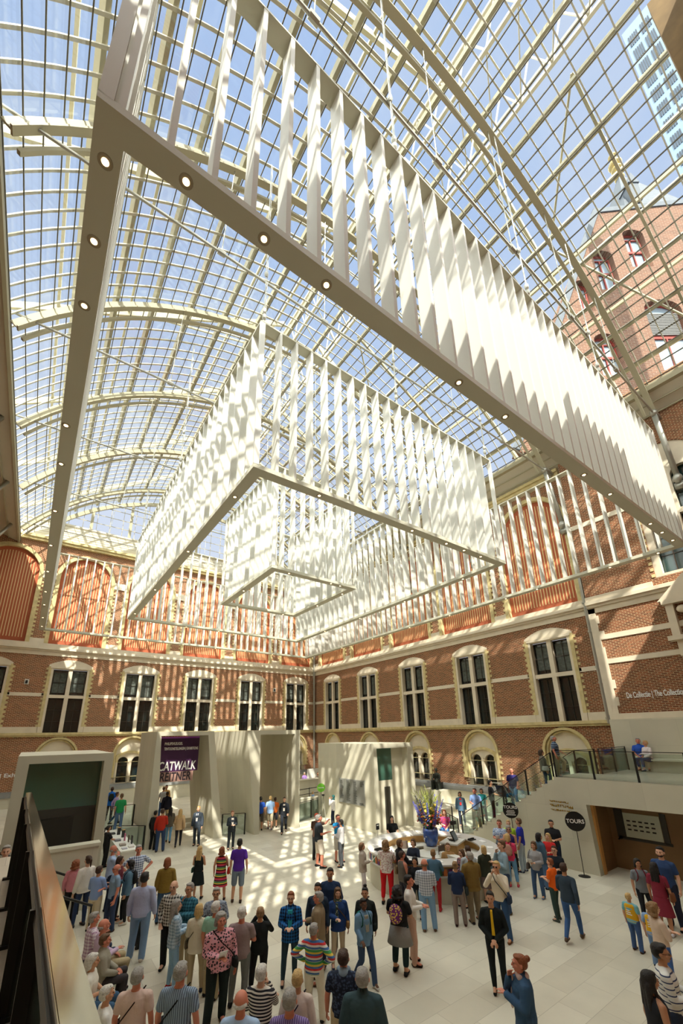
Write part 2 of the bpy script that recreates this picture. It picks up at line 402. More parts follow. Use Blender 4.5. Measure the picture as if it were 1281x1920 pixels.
# rain pipes
bm = BM(); rod(bm, (23.38,36.45,1.8), (23.38,36.45,19.9), .1)
for z in (3.4,6.2,8.3,10.2,13,16): rod(bm, (23.38,36.45,z), (23.38,36.45,z+.12), .14)
tag(obj('rain_pipe', bm, M['silver']), 'grey rain pipe in the far corner where the two brick walls meet', 'pipe')
bm = BM(); rod(bm, (23.42,9.13,5.4), (23.42,9.13,17.2), .1)
for z in (5.6,7.4,8.2,10.1,11.7,13.4): rod(bm, (23.42,9.13,z), (23.42,9.13,z+.1), .135)
tag(obj('rain_pipe', bm, M['silver']), 'grey rain pipe beside the toothed stone quoins on the right wall', 'pipe')
# floors
bm = BM(); bx(bm, -5.2, 23.6, -1.2, 36.9, -.3, 0); struct('floor', bm, M['floor'])
# raised terrace behind the portals, low steps
bm = BM(); bx(bm,-5.2,5.2,24.7,36.75,0,.8); bx(bm,5.2,16,27.3,36.75,0,.45); bx(bm,16,23.6,24.3,36.75,0,.45); bx(bm,19.1,23.6,15.0,24.3,0,.45); bx(bm,18.7,19.1,15.0,24.3,0,.22); bx(bm,5.2,16,26.9,27.3,0,.22); struct(tname(), bm, M['floor'])
# wall writing and small fixtures
def wtext(s, size, k, u, v, w, m, parent=None, name='lettering', align='LEFT', width=1.0, depth=.01, fit=None):
    me = text_mesh(s, size, depth, align, width=width)
    if fit:
        L_ = max(q.co.x for q in me.vertices)
        for q in me.vertices: q.co.x *= fit/L_
    o = obj(name, me, m, parent)
    if k: place(o, k, u, v, w)
    return o
o = wtext('De Collectie | The Collection', .38, 'R', -8.05, 6.55, .02, M['letter'], fit=2.3); tag(o, 'white lettering De Collectie | The Collection on the right brick wall', 'sign')
o = wtext('Tentoonstellingen | Exhibitions', .34, 'A', -4.4, 2.75, .03, M['letter'], fit=5.2); tag(o, 'white lettering Tentoonstellingen on the far left brick wall', 'sign')
for (k, u, v, lb) in (('A', -.85, 9.1, 'small black loudspeaker on a white plate left of the second window'), ('A', .2, 18.6, 'small black loudspeaker on a white plate beside a terracotta arch'), ('A', 18.9, 9.4, 'small black loudspeaker on a white plate near the far corner')):
    bm = BM(); bx(bm,-.13,.13,-.18,.18,0,.04); t = obj("wall_speaker", bm, M["white"]); place(t, k, u, v); tag(t, lb, "speaker"); bm = BM(); bx(bm,-.07,.07,-.12,.1,.04,.07); obj("grille", bm, M["black"], t)
# ------------------------------------------------------------------ vaulted glass roof
VX, VZ, VR = 10.1, 10.8, 15.85
def vp(a, y, r=VR): return (VX + r*cos(rad(a)), y, VZ + r*sin(rad(a)))
A0, A1 = 41.0, 146.2
def strip(bm, y0, y1, a0, a1, r0, r1, n=32):
    pr = None
    for i in range(n+1):
        a = a0+(a1-a0)*i/n
        cur = [bm.verts.new(vp(a, y, r)) for (y, r) in ((y0,r0),(y1,r0),(y1,r1),(y0,r1))]
        if pr:
            for j in range(4): bm.faces.new([pr[j], pr[(j+1)%4], cur[(j+1)%4], cur[j]])
        else: bm.faces.new(cur)
        pr = cur
    bm.faces.new(pr[::-1])
TY = [-2.2, 3.9, 9.4, 15.6, 21.7, 27.9, 34.0]
bm = BM(); n = 48; pr = None
for i in range(n+1):
    a = A0+(A1-A0)*i/n
    cur = [bm.verts.new(vp(a, -3)), bm.verts.new(vp(a, 36.9))]
    if pr: bm.faces.new([pr[0], pr[1], cur[1], cur[0]])
    pr = cur
g = struct('ceiling', bm, M['roofglass']); g.name = 'ceiling'
bm = BM(); y = -2.8
while y < 36.6:
    strip(bm, y, y+.085, 98, A1, VR+.05, VR+.09, 16); strip(bm, y, y+.045, A0, 98, VR+.02, VR+.06, 18); y += .59
struct(tname(), bm, M['slat'])
bm = BM(); k = 0; a = A0+1.0
while a < A1:
    bar(bm, vp(a,-3,VR-.05), vp(a,36.8,VR-.05), .032, .05); a += 2.12
struct(tname(), bm, M['rod'])
bm = BM()
for k in range(-7, 8):
    a = 90+k*6.4+.6
    if abs(a-90) < 47: bar(bm, vp(a,-3,VR+.25), vp(a,36.8,VR+.2), .16, .2, Vector((cos(rad(a)),0,sin(rad(a)))))
struct(tname(), bm, M['steel'])
for ty in TY:
    bm = BM()
    strip(bm, ty-.12, ty+.12, A0-4, A1, VR-.42, VR-.36, 36)
    strip(bm, ty-.03, ty+.03, A0-4, A1, VR-.36, VR-.1, 36)
    strip(bm, ty+.28, ty+.4, A0-4, A1, VR-.62, VR-.52, 36)
    root = struct(tname(), bm, M['steel'])
    bm = BM(); rod(bm, (-3.3,ty,20.0), (23.2,ty,20.0), .045, n=8)
    for x in (2.5, 6.5, 10.1, 14, 18):
        aa = math.degrees(math.acos((x-VX)/VR)); rod(bm, (x,ty,20.0), vp(aa,ty,VR-.4), .016, n=5)
        rod(bm, (x-.12,ty,20.0), (x+.12,ty,20.0), .09, n=8)
    obj('tie_rod', bm, M['silver'], root)
# cast iron struts that carry the trusses
for ty in TY[1:]:
    for s, x0, x1, lb in ((0, -5.0, -3.3, 'left'), (1, 23.3, 22.4, 'right')):
        bm = BM()
        d = 1 if s == 0 else -1
        bar(bm, (x0,ty,16.7), (x1,ty,20.0), .22, .16); bar(bm, (x0,ty,20.05), (x1,ty,20.1), .2, .16)
        ball(bm, (x0+.05*d,ty,16.6), .2, .2, .25); ball(bm, (x1,ty,20.0), .18)
        bx(bm, min(x0-.3*d,x0+.05*d), max(x0-.3*d,x0+.05*d), ty-.2, ty+.2, 16.1, 16.4)
        t = bmesh.ops  # scroll ring in the angle of the strut
        cxx = x0+.45*d
        path(bm, [(cxx+.25*cos(2*pi*i/12), ty, 19.6+.25*sin(2*pi*i/12)) for i in range(13)], .035, 5)
        struct(tname(), bm, M['silver'], True)
# eave beams, white coving panels between wall heads and glass, lunette with windows
for k, x0, x1 in (('l', -5.0, vp(A1,0)[0]), ('r', 23.6, vp(A0,0)[0])):
    z1 = vp(A0 if k == 'r' else A1,0)[2]
    bm = BM(); hexa(bm, [(x0,-3,20.2),(x1,-3,z1-.1),(x1,36.8,z1-.1),(x0,36.8,20.2)], [(x0,-3,20.35),(x1,-3,z1+.05),(x1,36.8,z1+.05),(x0,36.8,20.35)])
    struct(tname(), bm, M['slat'])
    bm = BM(); bar(bm, (x1,-3,z1), (x1,36.8,z1), .25 if k == 'r' else .12, .35)
    for q in (.33,.66): bar(bm, (x0+(x1-x0)*q,-3,20.12+(z1-.1-20.2)*q), (x0+(x1-x0)*q,36.8,20.12+(z1-.1-20.2)*q), .06, .05)
    struct(tname(), bm, M['steel'])
bm = BM(); bx(bm, -3.2, 23.4, 36.85, 37.0, 20.3, 21.9)
bx(bm, -3.2, 23.4, 36.8, 37.05, 21.8, 21.95)
for i in range(1,8): bx(bm, -3.2, 23.4, 36.83, 36.86, 20.3+i*.2, 20.315+i*.2)
struct(tname(), bm, M['slat'])
bm = BM()
for i in range(9):
    x = -1.6+i*2.93; zz = VZ+math.sqrt(max(0,VR**2-(x-VX)**2))
    if zz > 22: bar(bm, (x,36.9,21.9), (x,36.9,zz), .22, .16)
for i in range(28):
    x = -1.6+i*.977-.6; zz = VZ+math.sqrt(max(0,VR**2-(x-VX)**2)) if abs(x-VX) < VR else 0
    if zz > 22: bar(bm, (x,36.95,21.9), (x,36.95,zz), .035, .035)
for z in (22.7,23.5,24.3,25.1,25.9):
    h = math.sqrt(max(0,VR**2-(z-VZ)**2)); bar(bm, (VX-h,36.95,z), (VX+h,36.95,z), .04, .04)
strip(bm, 36.8, 37.0, 43, 137, VR-.35, VR-.05, 30)
struct(tname(), bm, M['steel'])
# outer maintenance structure above the glass
bm = BM()
for y in [ -1+6.1*i for i in range(7)]:
    for s in (-1, 1):
        bar(bm, (VX+s*14, y, 21.6), (VX+s*1.2, y, 30.0), .12, .3)
        bar(bm, (VX+s*9, y, 24.9), (VX+s*1.2, y, 27.6), .07, .09)
for q in (.15,.35,.55,.75,.95):
    for s in (-1, 1): bar(bm, (VX+s*(14-12.8*q), -3, 21.6+8.4*q+.1), (VX+s*(14-12.8*q), 37, 21.6+8.4*q+.1), .1, .16)
root = struct(tname(), bm, M['steel'])
bm = BM()
for s in (-1, 1):
    for z in (27.7, 29.6): bar(bm, (VX+s*1.1,-3,z), (VX+s*1.1,37,z), .12, .14)
for i in range(34):
    y = -3+i*1.2
    for s in (-1, 1):
        bar(bm, (VX+s*1.1,y,27.7), (VX+s*1.1,y+.6,29.6), .05, .05); bar(bm, (VX+s*1.1,y+.6,29.6), (VX+s*1.1,y+1.2,27.7), .05, .05)
    bar(bm, (VX-1.1,y,27.7), (VX+1.1,y,27.7), .05, .05); bar(bm, (VX-1.1,y,27.7), (VX+1.1,y+1.2,27.7), .04, .04)
obj('ridge_walkway', bm, M['slat'], root)
# sloping truss bracing on the right hand side
bm = BM()
for i in range(6):
    y = 1.5+i*6.1
    bar(bm, vp(84,y,VR+.9), vp(47,y,VR+.5), .1, .16); bar(bm, vp(84,y,VR+.9), vp(70,y+3,VR+.5), .07, .08); bar(bm, vp(70,y+3,VR+.5), vp(47,y,VR+.5), .07, .08)
struct(tname(), bm, M['steel'])

# ------------------------------------------------------------------ neighbouring wing seen through the roof
gn = Vector((.5861, .8102, 0)); ge = Vector((.8102, -.5861, 0))
GM = Matrix((ge, (0,0,1), -gn)).transposed().to_4x4()
def gplace(o, d): o.matrix_world = Matrix.Translation(gn*d) @ GM
b = empty('museum_wing'); tag(b, 'pale brown brick gabled wing seen through the glass roof on the right', 'building'); gplace(b, 24.6)
GW = [(20.9,.55,37.4,40.9),(23.3,.85,39.8,44.4),(26.5,.9,42.4,47.0),(26.9,1.5,31.2,38.6),(21.6,.95,30.8,35.0)]
mbk = brickmat('pale outer brick', srgb(122,86,68), srgb(102,72,58), srgb(138,120,102), .5, .17, .02)
me = curve_mesh('g', [[(13,24),(36,24),(36,50.9),(23.9,49.2),(17.8,36.4)]]+[arch(u,w,z0,z1-w*.7,12,w*.7) for u,w,z0,z1 in GW], .8)
obj('brick_gable', me, mbk, b)
bm = BM(); bar(bm, (13,24.2,.3), (23.9,49.5,.3), .5, .5, Vector((0,0,1))); bar(bm, (23.7,49.4,.3), (36.2,51.1,.3), .5, .4, Vector((0,0,1)))
obj('coping', bm, M['slate'], b)
for u, w, z0, z1 in GW:
    me = curve_mesh('f', [arch(0,w,z0,z1-w*.7,12,w*.7), rect(-w+.1,-.05,z0+.12,z0+(z1-z0)*.5), rect(.05,w-.1,z0+.12,z0+(z1-z0)*.5), rect(-w+.1,-.05,z0+(z1-z0)*.55,z1-w*.75), rect(.05,w-.1,z0+(z1-z0)*.55,z1-w*.75), arch(0,w-.12,z1-w*.68,z1-w*.67,10,w*.55)], .1)
    f = obj('window', me, M['redframe'], b); f.location = (u, 0, -.1)
    bm = BM(); bx(bm, -w+.05, w-.05, z0+.1, z1-.2, -.12, -.08); obj('pane', bm, mat('pale window pane', srgb(150,168,180), .15, spec=.8), f)
bm = BM()
for i in range(14): bx(bm, 25.5, 28.3, 35.2+i*.17, 35.3+i*.17, -.05, .05)
obj('shutter', bm, mat('grey shutter', srgb(110,110,108), .6), b)
tw = empty('slate_turret'); tag(tw, 'steep grey slate turret roof with a gilded finial beyond the gable', 'tower'); gplace(tw, 29.2)
q_ = 29.2/24
bm = BM(); hexa(bm, [(25.3*q_,56,1.2),(32.8*q_,56,1.2),(32.8*q_,56,-5),(25.3*q_,56,-5)], [(27.2*q_,65.2,-.4),(27.7*q_,65.2,-.4),(27.7*q_,65.2,-.9),(27.2*q_,65.2,-.9)])
obj('roof', bm, M['slate'], tw)
bm = BM(); bx(bm, 26.2*q_, 27.0*q_, 58, 60.5, 0, 1.4); hexa(bm, [(26.1*q_,60.5,0),(27.1*q_,60.5,0),(27.1*q_,60.5,1.5),(26.1*q_,60.5,1.5)], [(26.58*q_,62,0),(26.62*q_,62,0),(26.62*q_,62,1.5),(26.58*q_,62,1.5)])
obj('dormer', bm, mat('dormer slate', srgb(90,98,106), .7), tw)
bm = BM()
for z, r in ((65.4,.5),(66.2,.3),(67,.55),(67.8,.7),(68.6,.35),(69.3,.45)): ball(bm, (27.45*q_, z, -.65), r, r*.5, r)
rod(bm, (27.45*q_,69.3,-.65), (27.45*q_,73,-.65), .08)
for i in range(10): ball(bm, (27.7*q_+i*.62, 65-i*.86, -.6), .16)
obj('finial', bm, mat('gilded finial', srgb(210,190,130), .4, metal=.5), tw)
bm = BM()
fac = empty('glazed_facade', (28.2, 0, 30)); tag(fac, 'light blue panelled facade with rows of slot windows above the roof glass', 'building')
bm = BM(); bx(bm, 0, .5, -2.3, .25, 0, 26); obj('wall', bm, mat('light blue cladding', srgb(120,146,170), .4), fac)
for j in range(14):
    bm = BM()
    for r_ in (-2.1, -1.25, -.5):
        for i in range(5): bx(bm, -.04, .02, r_+i*.12, r_+i*.12+.07, 1.0+j*1.75, 2.2+j*1.75)
    obj('window_row', bm, mat('slot window', srgb(40,54,70), .4), fac)

# ------------------------------------------------------------------ hanging lattice frames
ZB, ZC = 12.05, 17.5
def seg_t(p, q, t): return (p[0]+(q[0]-p[0])*t, p[1]+(q[1]-p[1])*t)
def lattice(name, label, cs, ztop, sp, lights, near_n, cables, ph=0.0):
    cx = sum(c[0] for c in cs)/4; cy = sum(c[1] for c in cs)/4
    root = empty(name, (cx, cy, ZB)); tag(root, label, 'chandelier')
    B = .33; T = .08
    L = lambda p, z: (p[0]-cx, p[1]-cy, z-ZB)
    # inner corners
    ins = []
    for i in range(4):
        p = Vector(cs[i]); a = Vector(cs[i-1])-p; b_ = Vector(cs[(i+1)%4])-p; a.normalize(); b_.normalize(); ins.append(p+a*B+b_*B)
    fins = []
    for i in range(4):
        p, q = Vector(cs[i]), Vector(cs[(i+1)%4]); pi_, qi = ins[i], ins[(i+1)%4]
        for nm, z0, z1 in (('bottom_beam', ZB, ZB+.13), ('top_rail', ztop-.05, ztop)):
            bm = BM(); hexa(bm, [L(p,z0),L(q,z0),L(qi,z0),L(pi_,z0)], [L(p,z1),L(q,z1),L(qi,z1),L(pi_,z1)]); obj(nm, bm, M['beam'], root)
        d = (q-p); ln = d.length; d.normalize(); nrm = (pi_-p); nrm = nrm-d*(nrm@d); nrm.normalize()
        k = sp+ph
        while k < ln-.25:
            c = p+d*k; fins.append((c.length, c, d, nrm)); k += sp
        # corner post
        bm = BM(); s = .16; c0 = p; c1 = p+d*s; prv = (Vector(cs[i-1])-p).normalized()
        hexa(bm, [L(c0,ZB+.1),L(c1,ZB+.1),L(c1+prv*T,ZB+.1),L(c0+prv*T,ZB+.1)], [L(c0,ztop),L(c1,ztop),L(c1+prv*T,ztop),L(c0+prv*T,ztop)])
        obj('corner_post', bm, M['white'], root)
    fins.sort(key=lambda f: f[0])
    me = None
    rest = BM()
    for j, (_, c, d, nn) in enumerate(fins):
        if j < near_n:
            if me is None:
                bm = BM(); bx(bm, -T/2, T/2, 0.005, B-.005, 0, ztop-ZB-.16)
                fo = obj('fin', bm, M['white'], root); me = fo.data
            else:
                fo = D.objects.new('fin', me); COL.objects.link(fo); fo.parent = root
            fo.location = L(c, ZB+.12); fo.rotation_euler = (0,0,math.atan2(d.y,d.x) + (0 if (Vector((-d.y,d.x))@nn) > 0 else pi))
        else:
            a = c-d*T/2; e = c+d*T/2
            hexa(rest, [L(a,ZB+.12),L(e,ZB+.12),L(e+nn*B*.98,ZB+.12),L(a+nn*B*.98,ZB+.12)], [L(a,ztop-.04),L(e,ztop-.04),L(e+nn*B*.98,ztop-.04),L(a+nn*B*.98,ztop-.04)])
    if len(fins) > near_n:
        o = obj('fin_rows', rest, M['white'], root); o['kind'] = 'stuff'
    else: rest.free()
    lm = rm = None
    for (x, y) in lights:
        if lm is None:
            bm = BM(); lathe(bm, [(.05,-.016),(.09,-.016),(.09,0),(.06,0)], n=16); r_ = obj('downlight', bm, M['ring'], root); rm = r_.data
            bm = BM(); lathe(bm, [(.01,-.022),(.044,-.022),(.044,-.012),(.01,-.012)], n=14); l_ = obj('bulb', bm, M['lamp'], r_); lm = l_.data
        else:
            r_ = D.objects.new('downlight', rm); COL.objects.link(r_); r_.parent = root
            l_ = D.objects.new('bulb', lm); COL.objects.link(l_); l_.parent = r_
        r_.location = L((x,y), ZB+.012)
    for (x, y, z) in cables:
        bm = BM()
        a, b_ = L((x,y),ztop), L((x,y),z)
        rod(bm, a, b_, .018, n=6); rod(bm, (a[0]+.05,a[1],a[2]), (b_[0]+.05,b_[1],b_[2]), .008, n=5)
        for zz in (.5, .75, 2.4): ball(bm, (a[0],a[1],a[2]+zz), .07, .07, .13, 8, 6)
        obj('cable', bm, M['silver'], root)
    return root
oc = [(-.55,3.66),(19.98,3.67),(20.3,32.8),(-.68,32.6)]
mc = [(3.70,8.78),(15.52,8.80),(15.88,27.15),(3.63,26.8)]
ic = [(7.27,14.70),(12.04,14.85),(12.06,20.95),(7.32,21.0)]
lo = [(.49-.12,3.84),(1.6,3.84),(2.7,3.84),(6.02,3.84),(7.68,3.84),(11.56,3.84),(13.28,3.84),(16.58,3.84),(17.74,3.84),(18.88,3.84)]
lo = [(.49,3.84)]+lo[1:] + [(-.39,4.23),(-.40,5.29),(-.42,6.44),(-.48,9.83),(-.49,11.53),(-.51,14.39),(-.52,17.35),(-.53,20.4),(-.53,23.5),(-.53,26),(-.53,29),(-.53,31.4)]
lo += [(19.83,4.6),(19.84,6.41),(19.86,9.81),(19.9,11.6),(19.95,15.5),(20.0,19),(20.05,23),(20.1,27)] + [(.8+2.6*i,32.5) for i in range(7)]
lattice('outer_lattice_chandelier', 'largest white rectangular chandelier frame of vertical fins filling the upper atrium', oc, 17.6, .552, lo, 100, [(4.65,3.8,25),(10.3,3.8,26),(15.2,3.8,25),(-.45,3.9,22.5),(-.45,15.6,22.5),(20.0,15.6,22.5),(4.6,32.5,24.5),(15,32.5,25)], -.31)
lm_ = [(5.93,8.95),(9.91,8.95),(11.77,8.95),(12.84,8.95),(13.93,8.95),(3.86,10.45),(3.84,15.08),(3.81,20.37),(3.80,25.25),(15.42,11),(15.55,15),(15.6,19),(15.65,23)] + [(5+2.2*i,26.85) for i in range(5)]
lattice('middle_lattice_chandelier', 'middle sized white rectangular chandelier frame of fins hanging inside the largest one', mc, 17.35, .575, lm_, 100, [(3.9,9.0,25.5),(9.6,8.95,26),(15.4,8.95,25),(3.8,18,25.5),(3.8,26.5,25.5),(15.6,18,25)], .14)
li_ = [(8.23,14.9),(10.54,14.93),(11.1,14.95),(7.48,18.17),(11.9,15.86),(11.92,18.25),(8.26,20.85),(11.13,20.8)]
lattice('inner_lattice_chandelier', 'smallest white rectangular chandelier frame of fins at the centre', ic, 17.3, .55, li_, 100, [(7.5,14.9,26),(11.9,14.95,26)], 0)
# ------------------------------------------------------------------ stone portals
def tunnel(name, label, y0, y1, outer, inner, cat='portal'):
    # outer / inner: (x left base, x right base, x left top, x right top, z top)
    root = empty(name, ((outer[0]+outer[1])/2, y0, 0)); tag(root, label, cat)
    cx = (outer[0]+outer[1])/2
    def pz(a, z): return ((a[0]+(a[2]-a[0])*z/a[4])-cx, (a[1]+(a[3]-a[1])*z/a[4])-cx)
    Dp = y1-y0; zi, zo = inner[4], outer[4]
    bm = BM()
    ol, orr = pz(outer,0)[0], pz(outer,0)[1]; olt, ort = pz(outer,zo)
    il, ir = pz(inner,0); ilt, irt = pz(inner,zi)
    oli, ori = pz(outer,zi)
    hexa(bm, [(ol,0,0),(il,0,0),(il,Dp,0),(ol,Dp,0)], [(oli,0,zi),(ilt,0,zi),(ilt,Dp,zi),(oli,Dp,zi)])
    obj('side_wall', bm, M['portal'], root)
    bm = BM(); hexa(bm, [(ir,0,0),(orr,0,0),(orr,Dp,0),(ir,Dp,0)], [(irt,0,zi),(ori,0,zi),(ori,Dp,zi),(irt,Dp,zi)])
    obj('side_wall', bm, M['portal'], root)
    bm = BM(); hexa(bm, [(oli,0,zi),(ori,0,zi),(ori,Dp,zi),(oli,Dp,zi)], [(olt,0,zo),(ort,0,zo),(ort,Dp,zo),(olt,Dp,zo)])
    obj('lintel', bm, M['portal'], root)
    return root
p1 = tunnel('stone_portal', 'slanting limestone portal with a purple exhibition banner in its opening', 23.2, 27.0, (5.27,9.1,5.27,8.27,5.41), (5.82,8.62,5.5,7.96,5.2))
p2 = tunnel('stone_portal', 'slanting limestone portal with no banner, striped by sunlight, near the far corner', 22.6, 28.0, (10.65,13.47,9.98,13.47,5.41), (10.93,13.16,10.82,13.1,5.18))
p3 = tunnel('stone_lift_house', 'limestone lift house with a grey donor board on its left face', 18.5, 24.2, (15.85,19.05,15.85,18.98,4.56), (16.25,18.6,16.07,18.5,4.3))
p4 = tunnel('stone_lift_house', 'limestone lift house with dark green glass, left behind the bronze handrail', 18.4, 24.0, (-.22,2.72,-.22,2.70,4.6), (.12,2.43,.12,2.41,4.33))
for root, x0, x1, y, zs, gx1, dk in ((p3,16.2,18.55,18.85,2.55,17.5,0), (p4,.12,2.42,19.0,2.75,2.42,1)):
    ox, oy = root.location.x, root.location.y
    bm = BM(); bx(bm, x0-ox, (gx1)-ox, y-oy, y-oy+.04, zs, 4.33); obj('glass_panel', bm, M['grnglass'], root)
    bm = BM(); bx(bm, x0-ox, gx1-ox, y-oy, y-oy+.1, 0, zs); d = obj('lift_wall', bm, M['darkdoor'] if dk else M['portal_d'], root)
    bm = BM()
    if dk: bx(bm, .5-ox, 1.75-ox, y-oy-.05, y-oy, 0, 2.45)
    else: bx(bm, 16.85-ox, 17.25-ox, y-oy-.05, y-oy, 0, 2.2)
    obj('lift_door', bm, M['darkdoor'] if not dk else mat('near black door', srgb(46,44,40), .4), root)
    bm = BM(); bx(bm, x0-ox, x1-ox, y-oy+.12, y-oy+.3, 0, 4.33); obj('inner_wall', bm, M['portal_d'], root)
# donor board: a metal plate with rows of fine unreadable lines
bm = BM(); bx(bm, 15.80, 15.84, 19.38, 21.83, 1.22, 2.55); bd = obj('donor_board', bm, mat('brushed grey board', srgb(165,166,162), .3, metal=.4)); tag(bd, 'grey metal board of fine text lines on the side of the stone lift house', 'board')
bm = BM(); random.seed(4)
for j, (ya, n) in enumerate(((21.7,19),(21.05,21),(20.4,22),(19.75,5))):
    for i in range(n):
        w = random.uniform(.2,.36); z = 2.45-i*.055; bx(bm, 15.79, 15.8, ya-w, ya, z-.012, z+.012)
bx(bm, 15.79, 15.8, 19.45, 19.85, 1.27, 1.30); bx(bm, 15.79, 15.8, 19.5, 19.85, 1.33, 1.36)
obj('engraved_lines', bm, mat('engraved dark', srgb(80,82,80), .5), bd)
# banner
bn = empty('exhibition_banner', (7.0, 24.1, 0)); tag(bn, 'purple CATWALK exhibition banner hanging in the limestone portal', 'banner')
bm = BM(); bx(bm, -1.7, .78, 0, .03, 3.36, 5.15); obj('banner_cloth', bm, mat('aubergine cloth', srgb(62,26,66), .6), bn)
bm = BM(); bx(bm, -1.7, .55, 0, .03, 2.86, 3.36); obj('banner_foot', bm, mat('dusty pink cloth', srgb(165,130,118), .6), bn)
bm = BM(); bx(bm, -1.5, .77, -.012, 0, 5.06, 5.15); obj('banner_edge', bm, mat('bright violet edge', srgb(150,70,170), .6), bn)
def T(s, size, x, z, m, fit, shear=0):
    me = text_mesh(s, size, .006, shear=shear); L_ = max(q.co.x for q in me.vertices)
    for q in me.vertices: q.co.x *= fit/L_
    o = obj('printed_text', me, m, bn)
    o.matrix_local = Matrix.Translation((x, -.01, z)) @ Matrix.Rotation(pi/2, 4, 'X')
T('PHILIPSVLEUGEL', .2, -1.08, 4.72, M['letter'], .95)
T('TENTOONSTELLINGEN | EXHIBITIONS', .2, -1.08, 4.46, M['letter'], 1.8)
T('CATWALK', .62, -1.3, 3.44, M['letter'], 1.97, .1)
T('BREITNER', .6, -1.42, 2.92, mat('dark banner letters', srgb(44,34,42), .6), 1.86, .1)

# ------------------------------------------------------------------ glass balustrades
def balustrade(name, label, pts, h=1.05, posts=None, hand=.05, gm=None, group=None):
    # pts: polyline of floor points (x,y,z)
    o0 = Vector(pts[0]); root = empty(name, o0); tag(root, label, 'balustrade', group)
    P = [Vector(p)-o0 for p in pts]; up = Vector((0,0,1))
    for a, b in zip(P[:-1], P[1:]):
        bm = BM(); bar(bm, a+up*h, b+up*h, hand, .025); obj('handrail', bm, M['darkmetal'], root)
        bm = BM(); d = (b-a); s = Vector((-d.y,d.x,0)).normalized()*.008
        hexa(bm, [a-s+up*.02,b-s+up*.02,b+s+up*.02,a+s+up*.02], [a-s+up*(h-.05),b-s+up*(h-.05),b+s+up*(h-.05),a+s+up*(h-.05)])
        obj('glass_panel', bm, gm or M['glass'], root)
        n = max(1, int(round(Vector((d.x,d.y,0)).length/1.4)))
        for i in range(n+1):
            c = a+d*i/n
            bm = BM(); w = d.copy(); w.z = 0; w.normalize(); t_ = Vector((-w.y,w.x,0))*.015; w *= .035
            hexa(bm, [c-w-t_,c+w-t_,c+w+t_,c-w+t_], [c-w-t_+up*h,c+w-t_+up*h,c+w+t_+up*h,c-w+t_+up*h])
            if i < n or b is P[-1]: obj('post', bm, M['darkmetal'], root)
    return root
balustrade('glass_balustrade', 'glass balustrade between the two slanting limestone portals', [(9.2,23.6,0),(10.3,23.1,0)], 1.05)
balustrade('glass_balustrade', 'glass balustrade leaning on the banner portal beside the white information table', [(3.9,24.4,.0),(5.2,23.3,.0)], 1.05)
balustrade('glass_balustrade', 'far glass balustrade on the terrace behind the left lift house', [(2.9,25.2,.8),(5.0,25.2,.8)], 1.0)
balustrade('glass_balustrade', 'glass balustrade in front of the low wall beside the green disc sign', [(13.6,23.2,.1),(16.6,24.6,.1)], 1.05)
bm = BM(); bx(bm, 13.5, 16.6, 24.75, 25.2, 0, 1.15); struct(tname(), bm, M['portal'])
bm = BM(); hexa(bm, [(13.5,22.6,0),(16.0,22.6,0),(16.0,24.75,0),(13.5,24.75,0)], [(13.5,22.6,.14),(16.0,22.6,.14),(16.0,24.75,.14),(13.5,24.75,.14)]); struct(tname(), bm, M['portal'])
# low stone blocks right of the lift house
bm = BM(); bx(bm, 19.1, 21.5, 17.0, 19.2, .0, .95); struct(tname(), bm, M['portal'])
bm = BM(); bx(bm, 15.45, 16.3, 13.5, 14.5, 0, .88); struct(tname(), bm, M['portal'])
# statue on its plinth by the right wall
bm = BM(); bx(bm, 22.4, 23.45, 19.6, 21.1, .4, 1.45); struct(tname(), bm, M['portal'])

# ------------------------------------------------------------------ right landing, its stair and the opening beneath
XR = 17.7; NS = 20; RI, RU = .165, .265
pf = [(-9.42,3.3)]
for i in range(NS): 
    y = 9.42+RU*(i+1); pf += [(-y+RU, 3.3-RI*(i+1)) if False else (-(9.42+RU*i), 3.3-RI*(i+1)), (-(9.42+RU*(i+1)), 3.3-RI*(i+1))]
prof = [(1.2,3.3)]+[(-9.42,3.3)]+pf[1:]+[(-(9.42+RU*NS),0),(-8.23,0),(-8.3,2.38),(1.2,2.52)]
prof = [p for i, p in enumerate(prof) if i == 0 or (abs(p[0]-prof[i-1][0])+abs(p[1]-prof[i-1][1])) > 1e-4]
me = curve_mesh('trim', [prof[::-1]], .35)
o = obj(tname(), me, M['portal_d']); o['kind'] = 'structure'
o.matrix_world = Matrix.Translation((XR+.175,0,0)) @ Matrix(((0,-1,0),(0,0,1),(-1,0,0))).transposed().to_4x4()
bm = BM()
for i in range(NS): bx(bm, XR+.02, 20.0, 9.42+RU*i, 9.42+RU*(i+1), 0, 3.3-RI*(i+1)-.002)
struct(tname(), bm, M['portal'])
bm = BM(); bx(bm, XR+.1, 22.95, -1.2, 8.6, 2.6, 3.298); bx(bm, XR+.1, 20.0, 8.6, 9.42, 2.6, 3.298)
struct(tname(), bm, M['landing_floor'])
bm = BM(); bx(bm, 19.35, 19.6, -1.2, 8.95, 0, 2.6); bx(bm, XR+.36, 19.4, 8.3, 8.6, 0, 2.6); struct(tname(), bm, M['walnut'])
bm = BM(); bx(bm, XR+.3, XR+.5, 8.2, 8.3, 0, 2.4); struct(tname(), bm, mat('amber timber edge', srgb(190,140,80), .5))
t = empty('ticket_window', (19.34, 7.3, 0)); tag(t, 'pale window with printed rows in the brown wall under the right landing', 'window')
bm = BM(); bx(bm, -.02, .0, -.75, .45, 1.15, 2.0); obj('pane', bm, mat('pale paper', srgb(190,196,180), .5), t)  # one even pale colour across the pane
